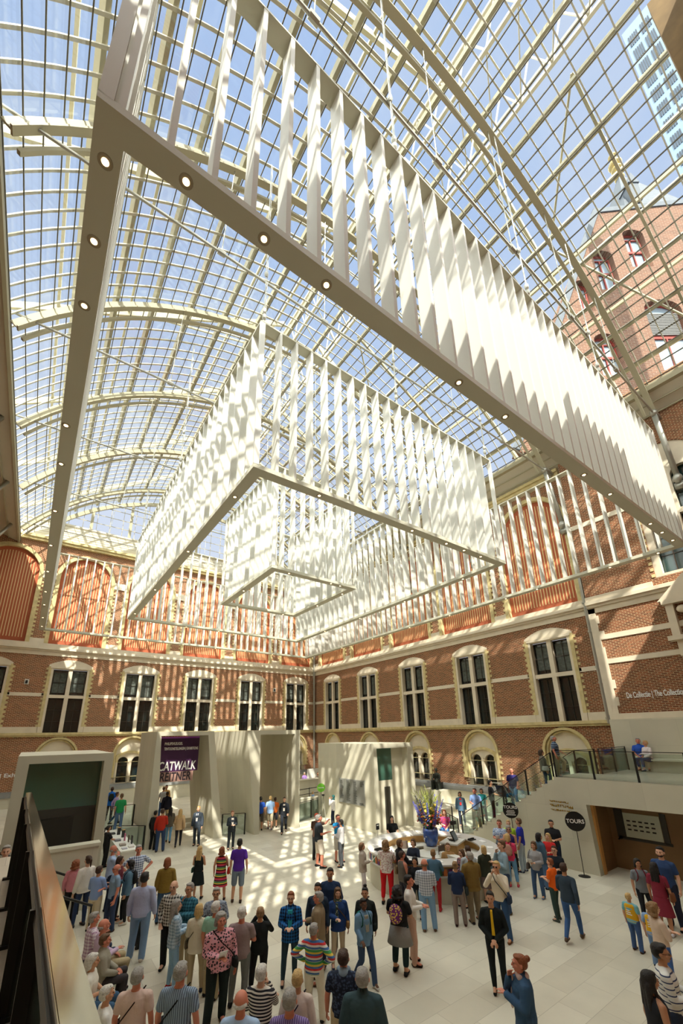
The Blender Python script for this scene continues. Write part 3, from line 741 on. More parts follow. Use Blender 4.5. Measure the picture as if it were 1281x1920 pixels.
bm = BM(); bx(bm, -.04, .01, -.95, -.78, 1.1, 2.1); bx(bm, -.04, .01, -1.0, .6, 1.05, 1.14); bx(bm, -.04, .01, .46, .75, 1.1, 2.1); obj('window_frame', bm, M['darkdoor'], t)
bm = BM()
for z in (1.4,1.55,1.7):
    for i in range(5): bx(bm, -.03, -.02, .35-i*.2-.12, .35-i*.2, z, z+.05)
obj('printed_rows', bm, M['darkmetal'], t)
bm = BM(); rod(bm, (-.03,.65,1.1), (-.25,.65,1.07), .03); rod(bm, (.0,.65,1.1), (-.04,.65,1.1), .07); obj('handle', bm, M['black'], t)
random.seed(14)
for z, sz, n_ in ((2.34,.06,9),(2.17,.1,11),(2.03,.06,12)):   # rows of small gold characters, too fine to read in the photo
    bm = BM(); y = 9.72
    for i in range(n_):
        w = random.uniform(.045,.085); 
        bx(bm, XR-.012, XR-.002, y-w, y-w+.016, z, z+sz); bx(bm, XR-.012, XR-.002, y-w, y, z+(sz-.014)*random.choice((0,.5,1)), z+.014+(sz-.014)*random.choice((0,.5,1))+.002); y -= w+.022
    o = obj('wall_lettering', bm, M['gold']); tag(o, 'row of small gold characters on the stair wall, %s of three' % {2.34:'uppermost',2.17:'the larger middle one',2.03:'lowest'}[z], 'lettering')
balustrade('landing_balustrade', 'long glass balustrade along the edge of the right landing', [(17.76,-1,3.3),(17.76,9.3,3.3)], 1.03)
balustrade('stair_balustrade', 'glass stair balustrade descending from the right landing on the hall side', [(17.78,9.42,3.24),(17.78,14.35,.2)], 1.0)
balustrade('stair_balustrade', 'glass stair balustrade on the wall side of the right stair', [(20.02,8.65,3.3),(20.02,9.5,3.24),(20.02,14.5,.3)], 1.0)
balustrade('landing_balustrade', 'short glass balustrade behind the right landing, before the brick arch', [(20.1,8.5,3.3),(22.9,8.5,3.3)], 1.03)
balustrade('glass_balustrade', 'glass balustrade behind the bouquet at the stair foot', [(17.9,14.7,0),(19.0,16.6,0)], 1.0)
bm = BM(); bx(bm, 22.1, 22.95, -1, 8.0, 3.78, 3.84); bx(bm, 22.35, 22.95, -1, 7.9, 3.3, 3.78)
t = obj('stone_bench', bm, M['portal']); tag(t, 'long pale stone bench against the wall on the right landing', 'bench')

# ------------------------------------------------------------------ left landing where the camera stands
bm = BM(); bx(bm, -5.2, .22, -1.2, 9.4, 2.95, 3.3); struct(tname(), bm, M['landing_floor'])
bm = BM(); bx(bm, .0, .22, -1.2, 9.4, 0, 2.95); struct(tname(), bm, M['portal_d'])
root = empty('bronze_handrail', (.12,4,3.3)); tag(root, 'wide polished bronze handrail on dark glass in the left foreground', 'handrail')
bm = BM(); hexa(bm, [(.085,-3.4,1.045),(.185,-3.4,1.045),(.03,4.0,1.045),(-.04,4.0,1.045)], [(.085,-3.4,1.1),(.185,-3.4,1.1),(.03,4.0,1.1),(-.04,4.0,1.1)])
bmesh.ops.bevel(bm, geom=bm.edges[:], offset=.004, segments=2, affect='EDGES'); obj('rail_cap', bm, M['bronze'], root)
bm = BM(); hexa(bm, [(.075,-3.4,.98),(.095,-3.4,.98),(-.035,4.0,.98),(-.05,4.0,.98)], [(.075,-3.4,1.045),(.095,-3.4,1.045),(-.035,4.0,1.045),(-.05,4.0,1.045)]); obj('rail_trim', bm, M['darkmetal'], root)
dg = glassmat('dark balustrade glass', (.42, .48, .45), .06)
for i, (y0, y1) in enumerate(((-3.3,-1.2),(-1.15,.2),(.25,1.5),(1.55,2.65),(2.7,3.95))):
    bm = BM(); X_ = lambda y: .12-(y+3.4)/7.4*.13
    hexa(bm, [(X_(y0)-.006,y0,-.2),(X_(y0)+.006,y0,-.2),(X_(y1)+.006,y1,-.2),(X_(y1)-.006,y1,-.2)], [(X_(y0)-.006,y0,1.04),(X_(y0)+.006,y0,1.04),(X_(y1)+.006,y1,1.04),(X_(y1)-.006,y1,1.04)])
    obj('glass_panel', bm, dg, root)
for y in (-2.4,-1.18,.2,1.5,2.62,3.95):
    bm = BM(); x = .1-(y+3.4)/7.4*.13
    bx(bm, x-.045, x+.03, y-.012, y+.012, 0, 1.04); bx(bm, x-.09, x+.03, y-.03, y+.03, 0, .03); obj('post', bm, M['darkmetal'], root)
# stair and low walls in front of the left lift house
bm = BM(); bx(bm, .3, 2.42, 16.9, 17.25, 0, 1.76); bx(bm, .3, 2.45, 16.85, 17.3, 1.76, 1.86); struct(tname(), bm, M['portal'])
bm = BM()
for i in range(9): bx(bm, -3.5, 1.9-.3*i, 14.0, 16.85, 0, .15*(i+1)-.149 if i == 0 else .15*i)
struct(tname(), bm, M['portal'])
for (y, lb) in ((14.1,'nearer'),(16.6,'farther')):
    r_ = empty('stair_handrail', (2.05,y,0)); tag(r_, 'dark metal stair handrail left of the bench, the %s of two' % lb, 'handrail')
    bm = BM(); path(bm, [(0,0,.9),(-1.0,0,1.38),(-3.6,0,2.7)], .032, 8); obj('rail', bm, M['darkmetal'], r_)
    for k in range(3):
        bm = BM(); rod(bm, (-.02-k*1.0,0,.45*k*.9), (-.02-k*1.0,0,.9+.5*k), .02); obj('post', bm, M['darkmetal'], r_)
bm = BM(); bx(bm, 1.2, 2.15, 5.6, 12.8, 0, .4); t = obj('stone_bench', bm, M['portal']); tag(t, 'low stone bench on the floor below the bronze handrail', 'bench')
# blurred round glass at the lower left edge
r_ = empty('round_lens', (-.035, 1.02, 4.78), .2); tag(r_, 'dark rimmed round glass at the lower left edge of the photo', 'lens')
bm = BM(); pts = [(.045*cos(2*pi*i/20), 0, .05*sin(2*pi*i/20)) for i in range(21)]; path(bm, pts, .004, 6); obj('rim', bm, M['darkmetal'], r_)
bm = BM(); rod(bm, (0,-.001,0), (0,.001,0), .044, n=20); obj('glass', bm, M['glass'], r_)

# ------------------------------------------------------------------ round reception desk
DX, DY = 12.8, 11.85
desk = empty('reception_desk', (DX,DY,0)); tag(desk, 'large round white reception desk in the middle of the floor', 'desk')
def ringm(r0, r1, z0, z1, a0=0, a1=360, n=72):
    bm = BM(); m = max(4, int(n*(a1-a0)/360)); full = abs(a1-a0-360) < .1
    R_ = []
    for i in range(m if full else m+1):
        a = rad(a0+(a1-a0)*i/m); R_.append([bm.verts.new((r*cos(a), r*sin(a), z)) for r, z in ((r0,z0),(r1,z0),(r1,z1),(r0,z1))])
    for i in range(len(R_)-(0 if full else 1)):
        a, b = R_[i], R_[(i+1)%len(R_)]
        for j in range(4): bm.faces.new([a[j], a[(j+1)%4], b[(j+1)%4], b[j]])
    if not full: bm.faces.new(R_[0]); bm.faces.new(R_[-1][::-1])
    return bm
obj('counter_top', ringm(1.72, 2.42, 1.06, 1.11), mat('satin grey counter top', srgb(205,203,198), .25, spec=.6), desk)
obj('body', ringm(2.1, 2.32, 0, .74), M['portal_d'], desk)
obj('rack_shelf', ringm(2.0, 2.40, .74, .78), M['white'], desk)
obj('oak_band', ringm(2.0, 2.3, .98, 1.06), M['oak'], desk)
obj('rack_back', ringm(2.0, 2.2, .78, .98), M['white'], desk)
obj('inner_counter', ringm(1.25, 1.95, .74, .79), M['white'], desk)
obj('inner_panel', ringm(1.9, 1.98, .79, 1.06), M['oak'], desk)
bm = BM(); lathe(bm, [(.5,0),(.5,.78),(.62,.78),(.62,.84)], n=32); obj('centre_table', bm, M['white'], desk)
bm = BM(); lathe(bm, [(.3,.84),(.3,.95)], .42, .39, 24); obj('vase_stand', bm, M['white'], desk)
for a in (35, 150, 265): 
    bm = BM(); hexa(bm, [(.5*cos(rad(a-12)),.5*sin(rad(a-12)),.0),(1.4*cos(rad(a-6)),1.4*sin(rad(a-6)),0),(1.4*cos(rad(a+6)),1.4*sin(rad(a+6)),0),(.5*cos(rad(a+12)),.5*sin(rad(a+12)),0)], [(.5*cos(rad(a-12)),.5*sin(rad(a-12)),1.0),(1.4*cos(rad(a-6)),1.4*sin(rad(a-6)),1.0),(1.4*cos(rad(a+6)),1.4*sin(rad(a+6)),1.0),(.5*cos(rad(a+12)),.5*sin(rad(a+12)),1.0)])
    obj('cabinet', bm, M['oak'] if a == 35 else M['white'], desk)
random.seed(11); cols = [srgb(*c) for c in ((190,50,50),(60,100,170),(230,225,215),(60,120,80),(210,120,60),(120,60,130),(220,190,70),(90,150,180))]
bm = BM(); bx(bm, -.01, .01, -.055, .055, 0, .19); proto = None
for i in range(52):
    a = rad(150+i*4.1); m_ = mat('leaflet %d' % (i % 8), cols[i % 8], .5)
    if proto is None: proto = obj('leaflet', bm, m_); o = proto
    else:
        o = D.objects.new('leaflet', proto.data.copy()); COL.objects.link(o); o.data.materials.clear(); o.data.materials.append(m_)
    o.location = (DX+2.33*cos(a), DY+2.33*sin(a), .782); o.rotation_euler = (0, 0, a)
    tag(o, 'small coloured leaflet standing in the rack around the reception desk', 'leaflet', 'leaflets around the reception desk')
# vase and bouquet
bv = BM(); lathe(bv, [(.1,0),(.2,.03),(.27,.2),(.3,.45),(.28,.62),(.25,.62),(.26,.45),(.22,.2),(.05,.06)], n=24)
vase = obj('blue_vase', bv, mat('cobalt glass vase', srgb(50,90,170), .08, spec=1.0, vary=.5, vscale=5), smooth=True, loc=(DX+.42,DY+.39,.95)); tag(vase, 'large cobalt blue glass vase on the centre of the reception desk', 'vase')
bq = empty('bouquet', (DX+.42,DY+.39,1.5)); tag(bq, 'tall mixed bouquet of blue delphiniums, orange blooms and yellow branches in the blue vase', 'flowers')
random.seed(21)
bm = BM()
for i in range(60):
    a = random.uniform(0,2*pi); rr = random.uniform(.05,.5); z = random.uniform(.1,.75)
    path(bm, [(0,0,-.3),(rr*.4*cos(a),rr*.4*sin(a),z*.5),(rr*cos(a),rr*sin(a),z)], .006, 4)
    for j in range(8):
        q = random.uniform(.4,1); c = Vector((rr*q*cos(a)+random.uniform(-.07,.07), rr*q*sin(a)+random.uniform(-.07,.07), z*q+random.uniform(-.03,.05)))
        d = Vector((random.uniform(-1,1),random.uniform(-1,1),random.uniform(-.3,1))).normalized()*.07; s = Vector((-d.y,d.x,.01)).normalized()*.025
        v = [bm.verts.new(p) for p in (c-s*.4, c+d*.5-s, c+d, c+d*.5+s)]; bm.faces.new(v)
obj('foliage', bm, mat('leaf green', srgb(96,120,58), .6, vary=.3, vscale=8), bq)
fl = {}
for nm, col, n_, rmax, zr, sz in (('orange_blossom',srgb(214,120,60),30,.48,(.25,.7),.055),('pink_blossom',srgb(206,110,120),26,.5,(.1,.6),.05),('yellow_blossom',srgb(212,190,80),24,.42,(.45,.95),.06),('red_blossom',srgb(180,50,44),12,.45,(.3,.6),.05)):
    me = None
    for i in range(n_):
        a = random.uniform(0,2*pi); rr = random.uniform(.15,rmax); loc = (rr*cos(a), rr*sin(a), random.uniform(*zr))
        if me is None:
            bm = BM()
            for j in range(7): ball(bm, (sz*.6*cos(j*.9), sz*.6*sin(j*.9), 0), sz*.5, sz*.5, sz*.35, 6, 4)
            ball(bm, (0,0,sz*.2), sz*.5, u=6, v=4)
            o = obj(nm, bm, mat(nm.replace('_',' '), col, .6), bq); me = o.data
        else: o = D.objects.new(nm, me); COL.objects.link(o); o.parent = bq
        o.location = loc; o.rotation_euler = (random.uniform(-1,1), random.uniform(-1,1), 0)
me = None
for i in range(13):
    a = 2*pi*i/13+random.uniform(-.2,.2); rr = random.uniform(.3,.62)
    if me is None:
        bm = BM(); rod(bm, (0,0,-.5), (0,0,.75), .007, .003, 5)
        for j in range(46):
            q = j/46; w = .05*(1-q*.75); b_ = j*2.4; ball(bm, (w*cos(b_), w*sin(b_), q*.75), .026*(1-q*.5), u=5, v=4)
        o = obj('delphinium_spike', bm, mat('delphinium blue', srgb(92,98,190), .6, vary=.3, vscale=12), bq); me = o.data
    else: o = D.objects.new('delphinium_spike', me); COL.objects.link(o); o.parent = bq
    o.location = (rr*.6*cos(a), rr*.6*sin(a), random.uniform(.25,.55)); o.rotation_euler = (-rr*.75*sin(a), rr*.75*cos(a), 0)
me = None
for i in range(17):
    a = 2*pi*i/17+random.uniform(-.3,.3); t_ = random.uniform(.1,.55)
    if me is None:
        bm = BM(); random.seed(5)
        pts = [(0,0,0),(.03,.01,.4),(0,.03,.8),(.04,0,1.25)]; path(bm, pts, .008, 5)
        for j in range(9):
            z = .45+j*.09; b_ = j*2.3; path(bm, [(0.01,0.01,z),(.1*cos(b_),.1*sin(b_),z+.1),(.16*cos(b_),.16*sin(b_),z+.24)], .009, 4)
        o = obj('yellow_branch', bm, mat('yellow green branch', srgb(150,160,84), .7), bq); me = o.data; random.seed(31)
    else: o = D.objects.new('yellow_branch', me); COL.objects.link(o); o.parent = bq
    o.location = (0,0,.05); o.rotation_euler = (-t_*sin(a), t_*cos(a), a); o.scale = (1,1,random.uniform(.75,1.15))
# office things inside the ring
def thing(name, label, cat, loc, rz=0, group=None): t = empty(name, loc, rz); tag(t, label, cat, group); return t
for (x, y, rz, lb) in ((-.55,.9,2.6,'brown high-backed office chair inside the desk, left of the vase'),(.3,-.5,3.4,'brown high-backed office chair inside the desk, in front of the vase'),(1.35,-.05,4.2,'brown high-backed office chair inside the desk, right of the seated clerk')):
    t = thing('office_chair', lb, 'chair', (DX+x,DY+y,0), rz)
    bm = BM(); bx(bm, -.22,.22,-.22,.22,.42,.5); obj('seat', bm, mat('taupe leather', srgb(92,80,70), .5), t)
    bm = BM(); bx(bm, -.21,.21,-.27,-.21,.5,1.12); obj('backrest', bm, mat('taupe leather', srgb(92,80,70), .5), t)
    bm = BM(); rod(bm, (0,0,.08), (0,0,.42), .03)
    for k in range(5): bar(bm, (0,0,.07), (.27*cos(k*1.257),.27*sin(k*1.257),.05), .04,.03)
    obj('base', bm, M['darkmetal'], t)
t = thing('touch_screen', 'slanted dark touch screen on the right side of the reception desk', 'monitor', (13.95,11.75,1.11), .35)
bm = BM(); hexa(bm, [(-.22,-.12,.02),(.22,-.12,.02),(.22,-.09,.02),(-.22,-.09,.02)], [(-.22,.02,.33),(.22,.02,.33),(.22,.05,.33),(-.22,.05,.33)]); obj('case', bm, M['darkmetal'], t)
bm = BM(); hexa(bm, [(-.19,-.124,.04),(.19,-.124,.04),(.19,-.12,.04),(-.19,-.12,.04)], [(-.19,.008,.31),(.19,.008,.31),(.19,.012,.31),(-.19,.012,.31)]); obj('screen', bm, mat('grey screen', srgb(110,124,134), .15, spec=.9), t)
bm = BM(); bx(bm, -.1,.1,0,.15,0,.04); obj('foot', bm, M['darkmetal'], t)
t = thing('desk_cabinet', 'white raised cabinet holding the touch screen inside the round desk', 'cabinet', (13.95,11.8,0), .35)
bm = BM(); bx(bm, -.45,.45,-.3,.3,0,1.05); obj('body', bm, M['oak'], t); bm = BM(); bx(bm, -.5,.5,-.35,.35,1.05,1.105); obj('top', bm, M['white'], t)
t = thing('floor_camera_stand', 'slim dark post with a black box on top behind the touch screen', 'stand', (14.55,12.2,1.11))
bm = BM(); rod(bm, (0,0,0), (0,0,1.1), .025); obj('pole', bm, M['darkmetal'], t); bm = BM(); bx(bm, -.12,.12,-.06,.06,.42,.55); obj('box', bm, M['black'], t)
t = thing('counter_sign', 'small black card on a thin stand on the far edge of the reception desk', 'sign', (12.0,13.95,1.11))
bm = BM(); rod(bm, (0,0,0), (0,0,.3), .01); obj('stand', bm, M['silver'], t); bm = BM(); bx(bm, -.08,.08,-.01,.01,.3,.52); obj('card', bm, M['black'], t); bm = BM(); bx(bm, -.05,.05,-.014,-.01,.44,.48); obj('card_print', bm, M['letter'], t)
for (x, y, lb) in ((-1.95,.75,'black desk telephone on the left of the round desk'),(.9,-1.55,'black keyboard in front of the seated clerk'),(1.75,-.5,'dark handset on the right of the round desk')):
    bm = BM(); bx(bm, -.16,.16,-.08,.08,0,.03); bx(bm, -.15,.15,.0,.07,.03,.06); tag(obj('desk_device', bm, M['black'], loc=(DX+x,DY+y,1.112 if abs(x) > 1.6 else .80)), lb, 'device')
random.seed(8)
for i, a in enumerate((205,228,246,262,285,310,335,12,40,75,110,140,170)):
    bm = BM(); bx(bm, -.1,.1,-.14,.14,0,.008+random.random()*.02); o = obj('paper_stack', bm, mat('paper', (.8,.8,.78), .6), loc=(DX+2.08*cos(rad(a)),DY+2.08*sin(rad(a)),1.112)); o.rotation_euler = (0,0,rad(a+random.uniform(-20,20)))
    tag(o, 'thin stack of white papers on the round reception desk top', 'paper', 'paper stacks on the round desk')

# ------------------------------------------------------------------ information table, signs, ticket desk
t = thing('information_table', 'long white information table beside the left lift house', 'table', (3.85,21.6,0))
bm = BM(); bx(bm, -.25,.25,-2.2,2.2,0,.9); obj('body', bm, mat('table white', srgb(215,214,210), .4), t); bm = BM(); bx(bm, -.32,.32,-2.3,2.3,.9,.95); obj('table_top', bm, M['white'], t)
k_ = 0
for (x, y, w, d, h, c, nm, lb) in ((3.7,22.9,.3,.3,.05,(60,60,60),'card_printer','dark flat device at the far end of the information table'),(3.95,22.6,.12,.12,.28,(40,40,40),'black_box','upright black box on the information table, farther of two'),(4.02,21.9,.12,.12,.28,(40,40,40),'black_box','upright black box with amber top on the information table, nearer of two'),(3.72,21.3,.22,.26,.06,(120,120,124),'card_reader','grey card reader on the near half of the information table'),(3.97,21.2,.03,.2,.26,(190,90,130),'display_book','book with a pink cover standing on the information table'),(4.05,20.8,.03,.2,.26,(90,80,60),'display_book','book with a brown cover standing on the information table'),(4.1,20.4,.03,.22,.3,(30,30,34),'display_book','black covered book standing on the information table'),(3.75,20.3,.22,.28,.07,(150,140,130),'leaflet_stack','stack of pale brown leaflets on the information table'),(3.98,19.8,.2,.26,.05,(205,200,195),'leaflet_stack','stack of white leaflets near the end of the information table'),(3.72,19.7,.18,.24,.04,(180,180,190),'leaflet_stack','flat stack of grey leaflets at the near end of the information table')):
    bm = BM(); bx(bm, -w/2, w/2, -d/2, d/2, 0, h); o = obj(nm, bm, mat('tbl %d' % k_, srgb(*c), .5), loc=(x,y,.951)); k_ += 1; tag(o, lb, 'book' if 'book' in nm else 'object')
    if 'box' in nm: bm = BM(); bx(bm, -w/2, w/2, -d/2, d/2, h, h+.02); obj('lid', bm, M['oak'], o)
def disc_sign(x, y, zc, r, m, lines, lb, face, tilt=0):
    t = thing('disc_sign', lb, 'sign', (x,y,0), face)
    bm = BM(); lathe(bm, [(.0,.0),(.2,0),(.2,.012),(.04,.03),(.0,.03)][1:4], n=24); obj('foot', bm, M['black'], t)
    bm = BM(); rod(bm, (0,0,.02), (0,0,zc), .013); obj('pole', bm, M['black'], t)
    bm = BM(); rod(bm, (0,-.012,zc), (0,.012,zc), r, n=40); d = obj('disc', bm, m, t)
    for s, sz, dz, w in lines:
        if s is None:
            bm = BM(); n_ = 9
            for i in range(n_): bx(bm, -w+2*w*i/n_, -w+2*w*(i+.7)/n_, -.018, -.013, zc+dz, zc+dz+sz)
            obj('fine_print', bm, M['letter'], d); continue
        o = obj('printed_text', text_mesh(s, sz, .003, 'CENTER', width=w), M['letter'], d); o.matrix_local = Matrix.Translation((0,-.016,zc+dz)) @ Matrix.Rotation(pi/2, 4, 'X')
disc_sign(17.25, 8.6, 1.82, .34, M['black'], [('TOURS', .19, -.06, 1)], 'round black TOURS sign on a tall thin pole before the landing wall', -1.0)
disc_sign(17.3, 11.3, 1.86, .31, M['black'], [('TOURS', .17, .07, 1),(None, .03, -.02, .15),(None, .03, -.075, .18),(None, .03, -.13, .16),(None, .035, -.19, .2)], 'round black sign with TOURS and smaller lines, behind the group beside the stair', -1.0)
disc_sign(14.87, 22.4, 2.02, .245, mat('lime green', srgb(120,200,60), .5), [(None, .04, -.02, .17)], 'round lime green sign on a thin pole near the balustrade', -.55)
t = thing('ticket_desk', 'cream ticket desk far behind near the wall corner', 'desk', (18.3,29.6,.45)); bm = BM(); bx(bm, -1.8,1.6,-.3,.3,0,1.25); obj('body', bm, M['portal'], t); bm = BM(); bx(bm, -1.9,1.7,-.4,.4,1.25,1.3); obj('top', bm, M['portal_d'], t)
t = thing('notice_board', 'white notice board on the far ticket desk', 'board', (20.0,31.3,.45)); bm = BM(); bx(bm, -.6,.6,-.02,.02,1.0,1.9); obj('panel', bm, M['white'], t); bm = BM(); rod(bm,(-.5,0,0),(-.5,0,1.0),.02); rod(bm,(.5,0,0),(.5,0,1.0),.02); obj('legs', bm, M['darkmetal'], t)
for (x,y,n_,lb) in ((16.0,26.9,3,'row of black queue posts with belts before the far ticket desk'),(17.4,26.0,3,'second row of black queue posts with belts, nearer the lift house')):
    t = thing('queue_barrier', lb, 'barrier', (x,y,.45))
    for i in range(n_):
        bm = BM(); rod(bm, (i*1.0,i*.25,0), (i*1.0,i*.25,1.0), .025); lathe(bm, [(.16,0),(.16,.02),(.03,.03)], i*1.0, i*.25, 14); obj('post', bm, M['black'], t)
        if i < n_-1:
            bm = BM(); bar(bm, (i*1.0,i*.25,.95), ((i+1)*1.0,(i+1)*.25,.95), .01, .05); bar(bm, (i*1.0,i*.25,.6), ((i+1)*1.0,(i+1)*.25,.6), .01, .04); obj('belt', bm, M['black'], t)
t = thing('tripod', 'grey easel-like tripod beside the woman in the green headscarf', 'tripod', (15.35,22.9,.14))
for k in range(3):
    bm = BM(); rod(bm, (0,0,1.35), (.32*cos(k*2.1+.4), .32*sin(k*2.1+.4), 0), .015); obj('leg', bm, M['silver'], t)
bm = BM(); bx(bm, -.06,.06,-.05,.05,1.33,1.43); obj('head', bm, M['black'], t)

# stroller being lifted up the stair
t = thing('stroller', 'dark folded baby stroller with grey wheels being carried up the stair', 'stroller', (18.75,12.35,1.98), -1.45)
bm = BM(); hexa(bm, [(-.25,-.3,.2),(.25,-.3,.2),(.25,.25,.12),(-.25,.25,.12)], [(-.25,-.55,.72),(.25,-.55,.72),(.25,.3,.3),(-.25,.3,.3)]); obj('seat', bm, mat('navy pushchair cloth', srgb(38,46,66), .8), t)
bm = BM()
for s_ in (-1,1): path(bm, [(s_*.27,-.85,.85),(s_*.27,-.3,.3),(s_*.27,.45,-.05)], .014, 6); path(bm, [(s_*.27,.1,.45),(s_*.27,-.1,.1),(s_*.27,-.45,-.1)], .014, 6)
path(bm, [(-.27,-.85,.85),(.27,-.85,.85)], .018, 6); obj('frame', bm, M['silver'], t)
for (x, y, z) in ((-.29,.48,-.07),(.29,.48,-.07),(-.29,-.48,-.12),(.29,-.48,-.12)):
    bm = BM(); rod(bm, (x-.02,y,z), (x+.02,y,z), .085, n=16); obj('wheel', bm, M['black'], t)
# seated bronze statue
st = empty('statue', (22.9, 20.3, 1.45), 1.9); tag(st, 'dark bronze statue of a seated robed figure on the stone plinth by the right wall', 'statue')
bm = BM()
loft_ = [(0,-.05,.0,.3,.28),(0,-.08,.3,.26,.24),(0,-.1,.45,.26,.22),(0,-.12,.6,.2,.16),(0,-.12,.85,.2,.14),(0,-.12,.98,.16,.1),(0,-.12,1.04,.06,.06)]
R_ = []
for (cx_, cy_, z, rx, ry) in loft_: R_.append([bm.verts.new((cx_+rx*cos(2*pi*i/16), cy_+ry*sin(2*pi*i/16), z)) for i in range(16)])
for p_, q_ in zip(R_[:-1], R_[1:]):
    for i in range(16): bm.faces.new([p_[i], p_[(i+1)%16], q_[(i+1)%16], q_[i]])
bm.faces.new(R_[0][::-1]); bm.faces.new(R_[-1])
ball(bm, (0,-.1,1.2), .095,.11,.13)
for s_ in (-1,1):
    rod(bm, (s_*.11,-.05,.48), (s_*.14,.34,.5), .11, .1, 10); rod(bm, (s_*.14,.34,.5), (s_*.15,.3,.0), .1, .12, 10); ball(bm, (s_*.14,.34,.5), .1); ball(bm, (s_*.15,.38,.03), .07,.12,.05)
    rod(bm, (s_*.19,-.12,.93), (s_*.26,.0,.66), .07, .055, 8); rod(bm, (s_*.26,.0,.66), (s_*.16,.28,.68 if s_ > 0 else .62), .055, .04, 8); ball(bm, (s_*.16,.3,.64), .05)
mb = mat('dark patinated bronze', srgb(52,56,50), .4, metal=.6)
bm.normal_update(); me = D.meshes.new('st'); bmesh.ops.recalc_face_normals(bm, faces=bm.faces[:]); bm.to_mesh(me); bm.free()
to = D.objects.new('st', me); COL.objects.link(to); rm_ = to.modifiers.new('r','REMESH'); rm_.mode = 'VOXEL'; rm_.voxel_size = .018; rm_.use_smooth_shade = True
me2 = D.meshes.new_from_object(to.evaluated_get(bpy.context.evaluated_depsgraph_get())); D.objects.remove(to)
obj('seated_figure', me2, mb, st)
bm = BM(); bx(bm, -.3,.3,-.4,.05,0,.42); obj('seat_block', bm, mb, st)
# ------------------------------------------------------------------ people
def cap(bm, a, b, ra, rb, n=12, flat=1.0):
    a = Vector(a); b = Vector(b); d = b-a; L_ = d.length
    if L_ < 1e-5: d = Vector((0,0,1)); L_ = 1e-5
    d.normalize(); s = d.cross(Vector((0,1,0)))
    if s.length < 1e-3: s = Vector((1,0,0))
    s.normalize(); u = s.cross(d)
    pr = [(-ra*cos(t), ra*sin(t)) for t in (0.01, .5, 1.05, pi/2)] + [(L_+rb*cos(t), rb*sin(t)) for t in (pi/2, 1.05, .5, .01)]
    R_ = []
    for z, r in pr: R_.append([bm.verts.new(a+d*z+s*r*cos(2*pi*i/n)+u*r*flat*sin(2*pi*i/n)) for i in range(n)])
    for p, q in zip(R_[:-1], R_[1:]):
        for i in range(n): bm.faces.new([p[i], p[(i+1)%n], q[(i+1)%n], q[i]])
    bm.faces.new(R_[0][::-1]); bm.faces.new(R_[-1])
def chain(bm, pts, rs, n=12):
    for i in range(len(pts)-1): cap(bm, pts[i], pts[i+1], rs[i], rs[i+1], n)
def loft(bm, rings, n=20):
    R_ = []
    for (cx, cy, z, rx, ry) in rings: R_.append([bm.verts.new((cx+rx*cos(2*pi*i/n), cy+ry*sin(2*pi*i/n), z)) for i in range(n)])
    for p, q in zip(R_[:-1], R_[1:]):
        for i in range(n): bm.faces.new([p[i], p[(i+1)%n], q[(i+1)%n], q[i]])
    bm.faces.new(R_[0][::-1]); bm.faces.new(R_[-1])
def remesh(bm, vox, smooth=2):
    me = D.meshes.new('r'); bmesh.ops.recalc_face_normals(bm, faces=bm.faces[:]); bm.to_mesh(me); bm.free()
    o = D.objects.new('r', me); COL.objects.link(o)
    m = o.modifiers.new('v', 'REMESH'); m.mode = 'VOXEL'; m.voxel_size = vox; m.use_smooth_shade = True
    if smooth: s = o.modifiers.new('s', 'SMOOTH'); s.iterations = smooth; s.factor = .5
    r = D.meshes.new_from_object(o.evaluated_get(bpy.context.evaluated_depsgraph_get()))
    D.objects.remove(o); D.meshes.remove(me)
    return r
ARM = {'down':((.235,-.02,1.13),(.25,.05,.88)), 'fold':((.24,.04,1.14),(-.04,.205,1.16)), 'phone':((.22,.03,1.13),(.07,.27,1.15)),
 'chin':((.16,.19,1.17),(.05,.16,1.43)), 'hips':((.39,-.07,1.19),(.2,.03,1.04)), 'pocket':((.28,-.09,1.13),(.2,.05,.92)),
 'clasp':((.25,.01,1.12),(.035,.19,.97)), 'point':((.3,.22,1.33),(.36,.46,1.42)), 'cam':((.25,.18,1.2),(.07,.2,1.5)),
 'swingf':((.22,.03,1.14),(.21,.23,1.0)), 'swingb':((.24,-.14,1.15),(.25,-.12,.9)), 'lap':((.23,.05,1.15),(.1,.27,1.03)),
 'table':((.23,.12,1.15),(.16,.36,1.1)), 'up':((.3,.2,1.5),(.36,.38,1.68))}
LEG = {'st':((.1,.01,.49),(.1,-.03,.085)), 'rel':((.125,.07,.49),(.15,.05,.085)), 'wf':((.09,.2,.5),(.085,.27,.1)), 'wb':((.09,-.01,.48),(.085,-.3,.14)), 'sit':((.13,.43,.93),(.13,.42,.51)), 'sitw':((.2,.42,.93),(.2,.34,.51)), 'stair':((.1,.24,.62),(.1,.18,.25))}
POSE = {'stand':('down','down','st','rel'), 'stand2':('pocket','down','rel','st'), 'fold':('fold','fold','st','rel'), 'phone':('phone','phone','rel','st'), 'chin':('chin','fold','st','rel'),
 'hips':('hips','hips','rel','rel'), 'pockets':('pocket','pocket','st','rel'), 'clasp':('clasp','clasp','st','st'), 'walk':('swingf','swingb','wb','wf'), 'walk2':('swingb','swingf','wf','wb'),
 'point':('point','phone','st','rel'), 'cam':('cam','cam','st','rel'), 'onehand':('phone','down','rel','st'), 'sit':('lap','lap','sit','sitw'), 'sit2':('phone','lap','sitw','sit'), 'table':('table','table','st','rel'), 'stair':('down','swingf','st','stair'), 'wave':('up','down','st','rel')}
SITS = ('sit', 'sit2')
